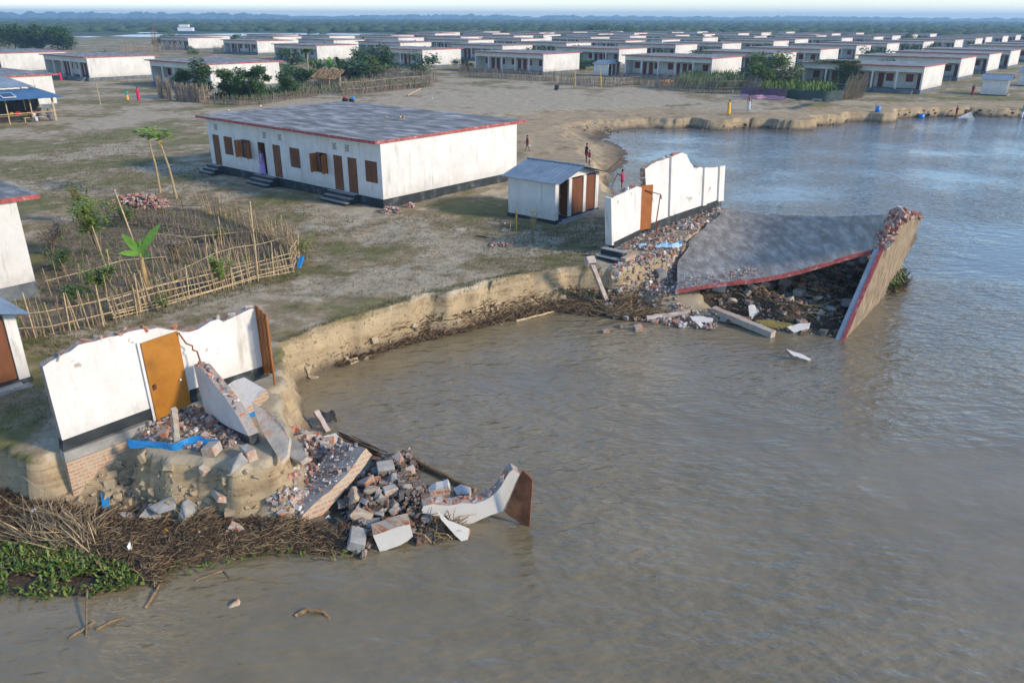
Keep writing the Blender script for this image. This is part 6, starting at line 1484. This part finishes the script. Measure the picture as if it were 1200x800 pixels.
def ring_cloth(m,rings,n=14,fold=.0):
    """wrap of cloth through elliptical rings (x,y,z,rx,ry)"""
    o=len(m.v)
    for k,(x,y,z,rx,ry) in enumerate(rings):
        for i in range(n):
            a=6.2832*i/n; f=1+fold*math.sin(a*5+k*.7)*(k/len(rings)); m.v.append((x+rx*f*math.cos(a),y+ry*f*math.sin(a),z))
    for k in range(len(rings)-1):
        for i in range(n): m.f.append((o+k*n+i,o+k*n+(i+1)%n,o+(k+1)*n+(i+1)%n,o+(k+1)*n+i)); m.m.append(0)
    m.f.append(tuple(o+i for i in reversed(range(n)))); m.m.append(0)
def person(px,H_,label,rz=0,top=None,bottom=None,pose='stand',arms='down',z=0.,dress=None,loc=None,pants=None):
    """local +x is the facing direction"""
    s=H_/1.7; p=loc or G(px[0],px[1],z); rt=empty('person',p,rz,label,'person')
    st={'stand':0,'walk':.22,'sit':0}[pose]; hip=.92 if pose!='sit' else .47
    V=[(0,0,hip),(0,0,hip+.16),(.01,0,hip+.34),(.0,0,hip+.50),(.01,0,hip+.58),(.03,0,hip+.66),(.035,0,hip+.76)]
    R=[(.15,.11),(.125,.095),(.15,.10),(.085,.075),(.05,.05),(.082,.085),(.062,.07)]
    E_=[(0,1),(1,2),(2,3),(3,4),(4,5),(5,6)]
    def add(v,r,par): V.append(v); R.append((r,r)); E_.append((par,len(V)-1)); return len(V)-1
    add((.115,0,hip+.655),.018,5)   # nose
    for sgn in (1,-1):
        f=st*sgn
        if pose=='sit': k=add((.40,.10*sgn,.50),.062,add((.08,.10*sgn,hip),.085,0)); a=add((.42,.10*sgn,.08),.038,k)
        else: k=add((f*.55+.02,.095*sgn,.50),.06,add((.0,.09*sgn,hip-.10),.085,0)); a=add((f*1.0-(.08 if f<0 else 0),.095*sgn,.08),.038,k)
        ft=V[a]; t=add((ft[0]+.16,ft[1],.03),.028,a)
        sh=add((0,.175*sgn,hip+.47),.052,3)
        if arms=='down': el=add((-.02+f*-.4,.23*sgn,hip+.22),.038,sh); wr=add((.08-f*.6,.24*sgn,hip-.0),.026,el)
        elif arms=='front': el=add((.12,.22*sgn,hip+.25),.038,sh); wr=add((.34,.16*sgn,hip+.34),.026,el)
        else: el=add((.16,.2*sgn,hip+.28),.038,sh); wr=add((.42,.08*sgn,hip+.42),.026,el)
        w=Vector(V[wr]); d=(w-Vector(V[el])).normalized(); pl=add(tuple(w+d*.07),.026,wr)
        sd=d.cross(Vector((1,0,0) if arms=='down' else (0,0,1))).normalized(); up2=Vector((1,0,0)) if arms=='down' else Vector((0,1,0))
        for j,(o_,L) in enumerate(((-.028,.075),(-.01,.09),(.01,.085),(.028,.065))):
            q=add(tuple(w+d*.10+up2*o_),.009,pl); add(tuple(w+d*(.10+L*.7)+up2*o_+sd*.02),.008,q)
        add(tuple(w+d*.06+up2*.055*-sgn),.010,wr)
    skin_mesh('body',[tuple(c*s for c in v) for v in V],E_,[(a*s,b_*s) for a,b_ in R],'skin',rt,1)
    m=MB(); hz=(hip+.735)*s; n=10
    for k in range(6):
        ph=1.5708*k/5
        for i in range(n): a=6.283*i/n; m.v.append(((.02+(.112)*math.cos(a)*math.cos(ph))*s,(.10*math.sin(a)*math.cos(ph))*s,hz+(.10*math.sin(ph)-(.06 if (k==0 and math.cos(a)<.3) else 0))*s))
    for k in range(5):
        for i in range(n): m.f.append((k*n+i,k*n+(i+1)%n,(k+1)*n+(i+1)%n,(k+1)*n+i)); m.m.append(0)
    m.build('hair','hair',rt,smooth=True)
    sc=lambda rr:[tuple(c*s for c in r) for r in rr]
    if dress:
        m=MB(); ring_cloth(m,sc([(0,0,hip+.53,.08,.12),(0,0,hip+.46,.13,.20),(0,0,hip+.2,.125,.165),(0,0,hip,.165,.19),(0,0,hip-.4,.18+st*.6,.20),(0,0,hip-.82,.21+st*.9,.22)]),16,.12); m.build('dress',dress,rt,smooth=True)
    if top:
        m=MB(); ring_cloth(m,sc([(0,0,hip+.53,.08,.12),(0,0,hip+.46,.13,.205),(0,0,hip+.2,.135,.17),(0,0,hip-.02,.16,.185)]),16,.05)
        for sgn in (1,-1): m.tube([tuple(c*s for c in q) for q in ((0,.13*sgn,hip+.47),(0,.20*sgn,hip+.42),(.0,.24*sgn,hip+.30))],[.07*s,.065*s,.06*s],10)
        m.build('shirt',top,rt,smooth=True)
    if bottom and pose!='sit':
        m=MB(); ring_cloth(m,sc([(0,0,hip+.10,.135,.165),(0,0,hip-.1,.16,.19),(0,0,hip-.45,.17+st*.6,.19),(0,0,hip-.76,.18+st*.85,.20)]),16,.08); m.build('lungi',bottom,rt,smooth=True)
    if bottom and pose=='sit':
        m=MB(); m.tube([tuple(c*s for c in q) for q in ((-.12,0,hip+.02),(.15,0,hip+.03),(.42,0,.48),(.46,0,.25),(.45,0,.14))],[.17*s,.18*s,.17*s,.17*s,.16*s],12); m.build('lungi',bottom,rt,smooth=True)
    if pants:
        m=MB(); ring_cloth(m,sc([(0,0,hip+.08,.14,.165),(0,0,hip-.12,.16,.195)]),14,.03)
        for sgn in (1,-1):
            f=st*sgn; m.tube([tuple(c*s for c in q) for q in ((0,.09*sgn,hip-.08),(f*.3+.01,.095*sgn,hip-.25))],[.105*s,.095*s],10)
        m.build('shorts',pants,rt,smooth=True)
    return rt
def pz(px): return ground_z(*G(*px)[:2])
def pg(px,*a,**k):
    q=G(*px); q.z=ground_z(q.x,q.y); return person(px,*a,loc=q,**k)
pg((618,175),1.3,'child in maroon clothes walking on the silt behind the latrine',rz=3.3,pose='walk',top='maroon',pants='maroon')
pg((687,190),1.45,'child in dark shorts standing on the shore edge, left of a pair',rz=.3,top='blackc',pants='maroon')
pg((690.5,194),1.1,'smaller child in a red shirt, right of the pair on the shore edge',rz=.3,top='maroon',pants='whitec')
p=G(729,219,WL); p.z=WL-.25; pw=person(None,1.5,'child in red standing knee-deep in the water holding fishing poles',rz=2.8,loc=p,arms='hold',top='crimson',pants='maroon')
q=pw.matrix_basis@Vector((.40,0,1.15))
net=empty('fishing_net',q,0,'triangular fishing net on two bamboo poles held by the child in the water','fishing net')
a=G(706,205,WL+.1); b_=G(716,214,WL+.1); c=onplane(729,185,q,Vector((0,-1,0))); bb=onplane(716,220,q,Vector((0,-1,0)))
m=MB(); m.tube([a,c],.03,5); m.build('pole','pipe',net,world=True); m=MB(); m.tube([Vector(q),Vector((bb.x,bb.y,WL-.1))],.025,5); m.build('pole','pipe',net,world=True)
m=MB(); n_=9
for i in range(n_+1):
    t=i/n_; m.tube([a.lerp(q,t),a.lerp(Vector((bb.x,bb.y,WL)),t)],.006,3); 
for i in range(1,n_): t=i/n_; m.tube([Vector(q).lerp(Vector((bb.x,bb.y,WL)),t),a],.006,3)
m.build('netting','fishnet',net,world=True)
pg((854,131.5),1.62,'woman in a long yellow dress walking on the silt above the far bank',rz=-1.2,dress='yellow',pose='stand')
pg((877,129),1.75,'bare-chested man in a pale lungi standing near the purple cloth',rz=-1.6,bottom='lungi')
pg((150,118.5),1.4,'person in a teal top and yellow skirt in front of the left veranda houses',rz=-1,top='teal',bottom='yellow')
pg((163,118),1.65,'woman in a long crimson dress beside the one in teal',rz=-1.,dress='crimson')
w_=ts.matrix_basis@Vector((LN-2.3,.15,0)); person(None,1.6,'man with a pale shirt and light lungi sitting at the tea stall',rz=rz-1.57,loc=w_,pose='sit',arms='front',top='whitec',bottom='lungi')
w_=ts.matrix_basis@Vector((LN-.9,.15,0)); person(None,1.6,'man in dark grey sitting at the right end of the tea stall',rz=rz-1.57,loc=w_,pose='sit',arms='front',top='greyc',bottom='greyc')
w_=ts.matrix_basis@Vector((LN-1.6,.55,0)); person(None,1.6,'person in dark clothes behind the two men at the tea stall',rz=rz-1.57,loc=w_,pose='stand',arms='down',top='blackc',bottom='greyc')
q=CORN+Vector((0,0,-.05)); Mx=Matrix.Translation(q)@Matrix.Rotation(TH,4,'Z'); w_=Mx@Vector((-11.55,-.10,PL+.01))
person(None,1.62,'woman in a lilac sari standing in the open doorway of the long house',rz=TH-1.9,loc=w_,dress='lilac')
p=G(1120,137,WL); p.z=WL-.1; person(None,1.45,'child in dark clothes at the far water edge beside a fishing net',rz=.2,loc=p,top='maroon',pants='maroon',arms='front')
a=G(1123,133,WL); m=MB(); b_=G(1142,140,WL+.02); c=G(1138,126,WL+.5)
n2=empty('fishing_net',G(1130,136,WL),0,'pale fishing net spread at the far water edge','fishing net')
m=MB()
for i in range(12):
    t=i/11; m.tube([G(1122,138,WL+.9).lerp(G(1142,140,WL+.02),t),G(1138,131,WL+.6).lerp(G(1126,140,WL+.02),t)],.03,3); m.tube([G(1122,138,WL+.9).lerp(G(1126,140,WL+.02),t),G(1138,131,WL+.6).lerp(G(1142,140,WL+.02),t)],.03,3)
m.build('netting','fishnet',n2,world=True)
p=G(1197,138,WL); p.z=WL-.1; person(None,1.5,'person in teal at the water edge on the right border',rz=2.6,loc=p,top='teal',bottom='whitec',arms='front')
pg((1139,112),1.5,'person in brown standing at the left corner of the near-bank latrine',rz=.5,top='maroon',bottom='maroon')
p=G(72,84); person(None,1.6,'woman in a red sari on the veranda left of the two villagers',rz=-1,loc=G(72,95),dress='crimson')
# cow
p=G(780,104); cw_=empty('cow',p,.35,'tan cow standing before the leaning reed fence','cow')
V=[(-.65,0,1.05),(0,0,1.02),(.55,0,1.08),(.85,0,1.15),(1.12,0,1.05),(1.38,0,.86),(1.5,0,.78)]; Rr=[.30,.34,.30,.19,.15,.12,.08]; Ee=[(i,i+1) for i in range(6)]
def ad(v,r,pp): V.append(v); Rr.append(r); Ee.append((pp,len(V)-1)); return len(V)-1
for sg in (1,-1):
    k=ad((-.62,.2*sg,.78),.15,0); k=ad((-.50,.2*sg,.62),.11,k); k=ad((-.78,.2*sg,.42),.055,k); k=ad((-.72,.2*sg,.08),.045,k); ad((-.66,.2*sg,.02),.05,k)
    k=ad((.55,.18*sg,.72),.11,2); k=ad((.57,.18*sg,.42),.06,k); k=ad((.55,.18*sg,.08),.045,k); ad((.60,.18*sg,.02),.05,k)
    ad((1.15,.22*sg,1.12),.035,4)
k=ad((-.93,0,1.1),.04,0); k=ad((-1.0,0,.7),.025,k); ad((-.98,0,.45),.04,k)
skin_mesh('body',V,Ee,Rr,'cow',cw_,2)
m=MB()
for sg in (1,-1): m.tube([(1.12,.09*sg,1.18),(1.14,.16*sg,1.28),(1.18,.15*sg,1.36)],[.025,.018,.006],5)
m.build('horns','dark',cw_)
# ================================================================== LIGHT, CAMERA
AZ=Vector((.93,-.36,0)).normalized(); EL=math.radians(25)
w=bpy.data.worlds.new('World'); scn.world=w; w.use_nodes=True; nt=w.node_tree
bg=nt.nodes['Background']; sky=nt.nodes.new('ShaderNodeTexSky'); sky.sky_type='NISHITA'; sky.sun_disc=False
sky.sun_elevation=EL; sky.sun_rotation=math.atan2(AZ.x,AZ.y); sky.air_density=1.0; sky.dust_density=.1; sky.ozone_density=3.5
mx=nt.nodes.new('ShaderNodeMix'); mx.data_type='RGBA'; mx.blend_type='MULTIPLY'; mx.inputs[0].default_value=1; mx.inputs[7].default_value=(1,.985,.99,1); nt.links.new(sky.outputs[0],mx.inputs[6]); nt.links.new(mx.outputs[2],bg.inputs[0]); bg.inputs[1].default_value=.15
ld=bpy.data.lights.new('sun','SUN'); ld.energy=2.4; ld.angle=math.radians(8); ld.color=(1,.84,.64)
so=bpy.data.objects.new('sun',ld); col.objects.link(so)
D=Vector((AZ.x*math.cos(EL),AZ.y*math.cos(EL),math.sin(EL)))
so.rotation_euler=D.to_track_quat('Z','Y').to_euler(); so.location=D*60
cd=bpy.data.cameras.new('camera'); cam=bpy.data.objects.new('camera',cd); col.objects.link(cam)
cd.sensor_width=36; cd.sensor_fit='HORIZONTAL'; cd.lens=36*F/1200; cd.clip_end=30000; cd.clip_start=.1
right=Vector((1,0,0)); up=Vector((0,sp,cp)); back=Vector((0,-cp,sp))
c_,s_=math.cos(ROLL),math.sin(ROLL)
# image x,y axes rotated by ROLL
r2=right*c_+up*s_; u2=up*c_-right*s_
cam.matrix_world=Matrix.Translation((0,0,H))@Matrix((r2,u2,back)).transposed().to_4x4()
scn.camera=cam
scn.view_settings.view_transform='Standard'; scn.view_settings.look='None'; scn.view_settings.exposure=.95; scn.view_settings.gamma=1; scn.view_settings.use_curve_mapping=False
scn.cycles.max_bounces=6; scn.cycles.volume_bounces=0; scn.cycles.volume_max_steps=16
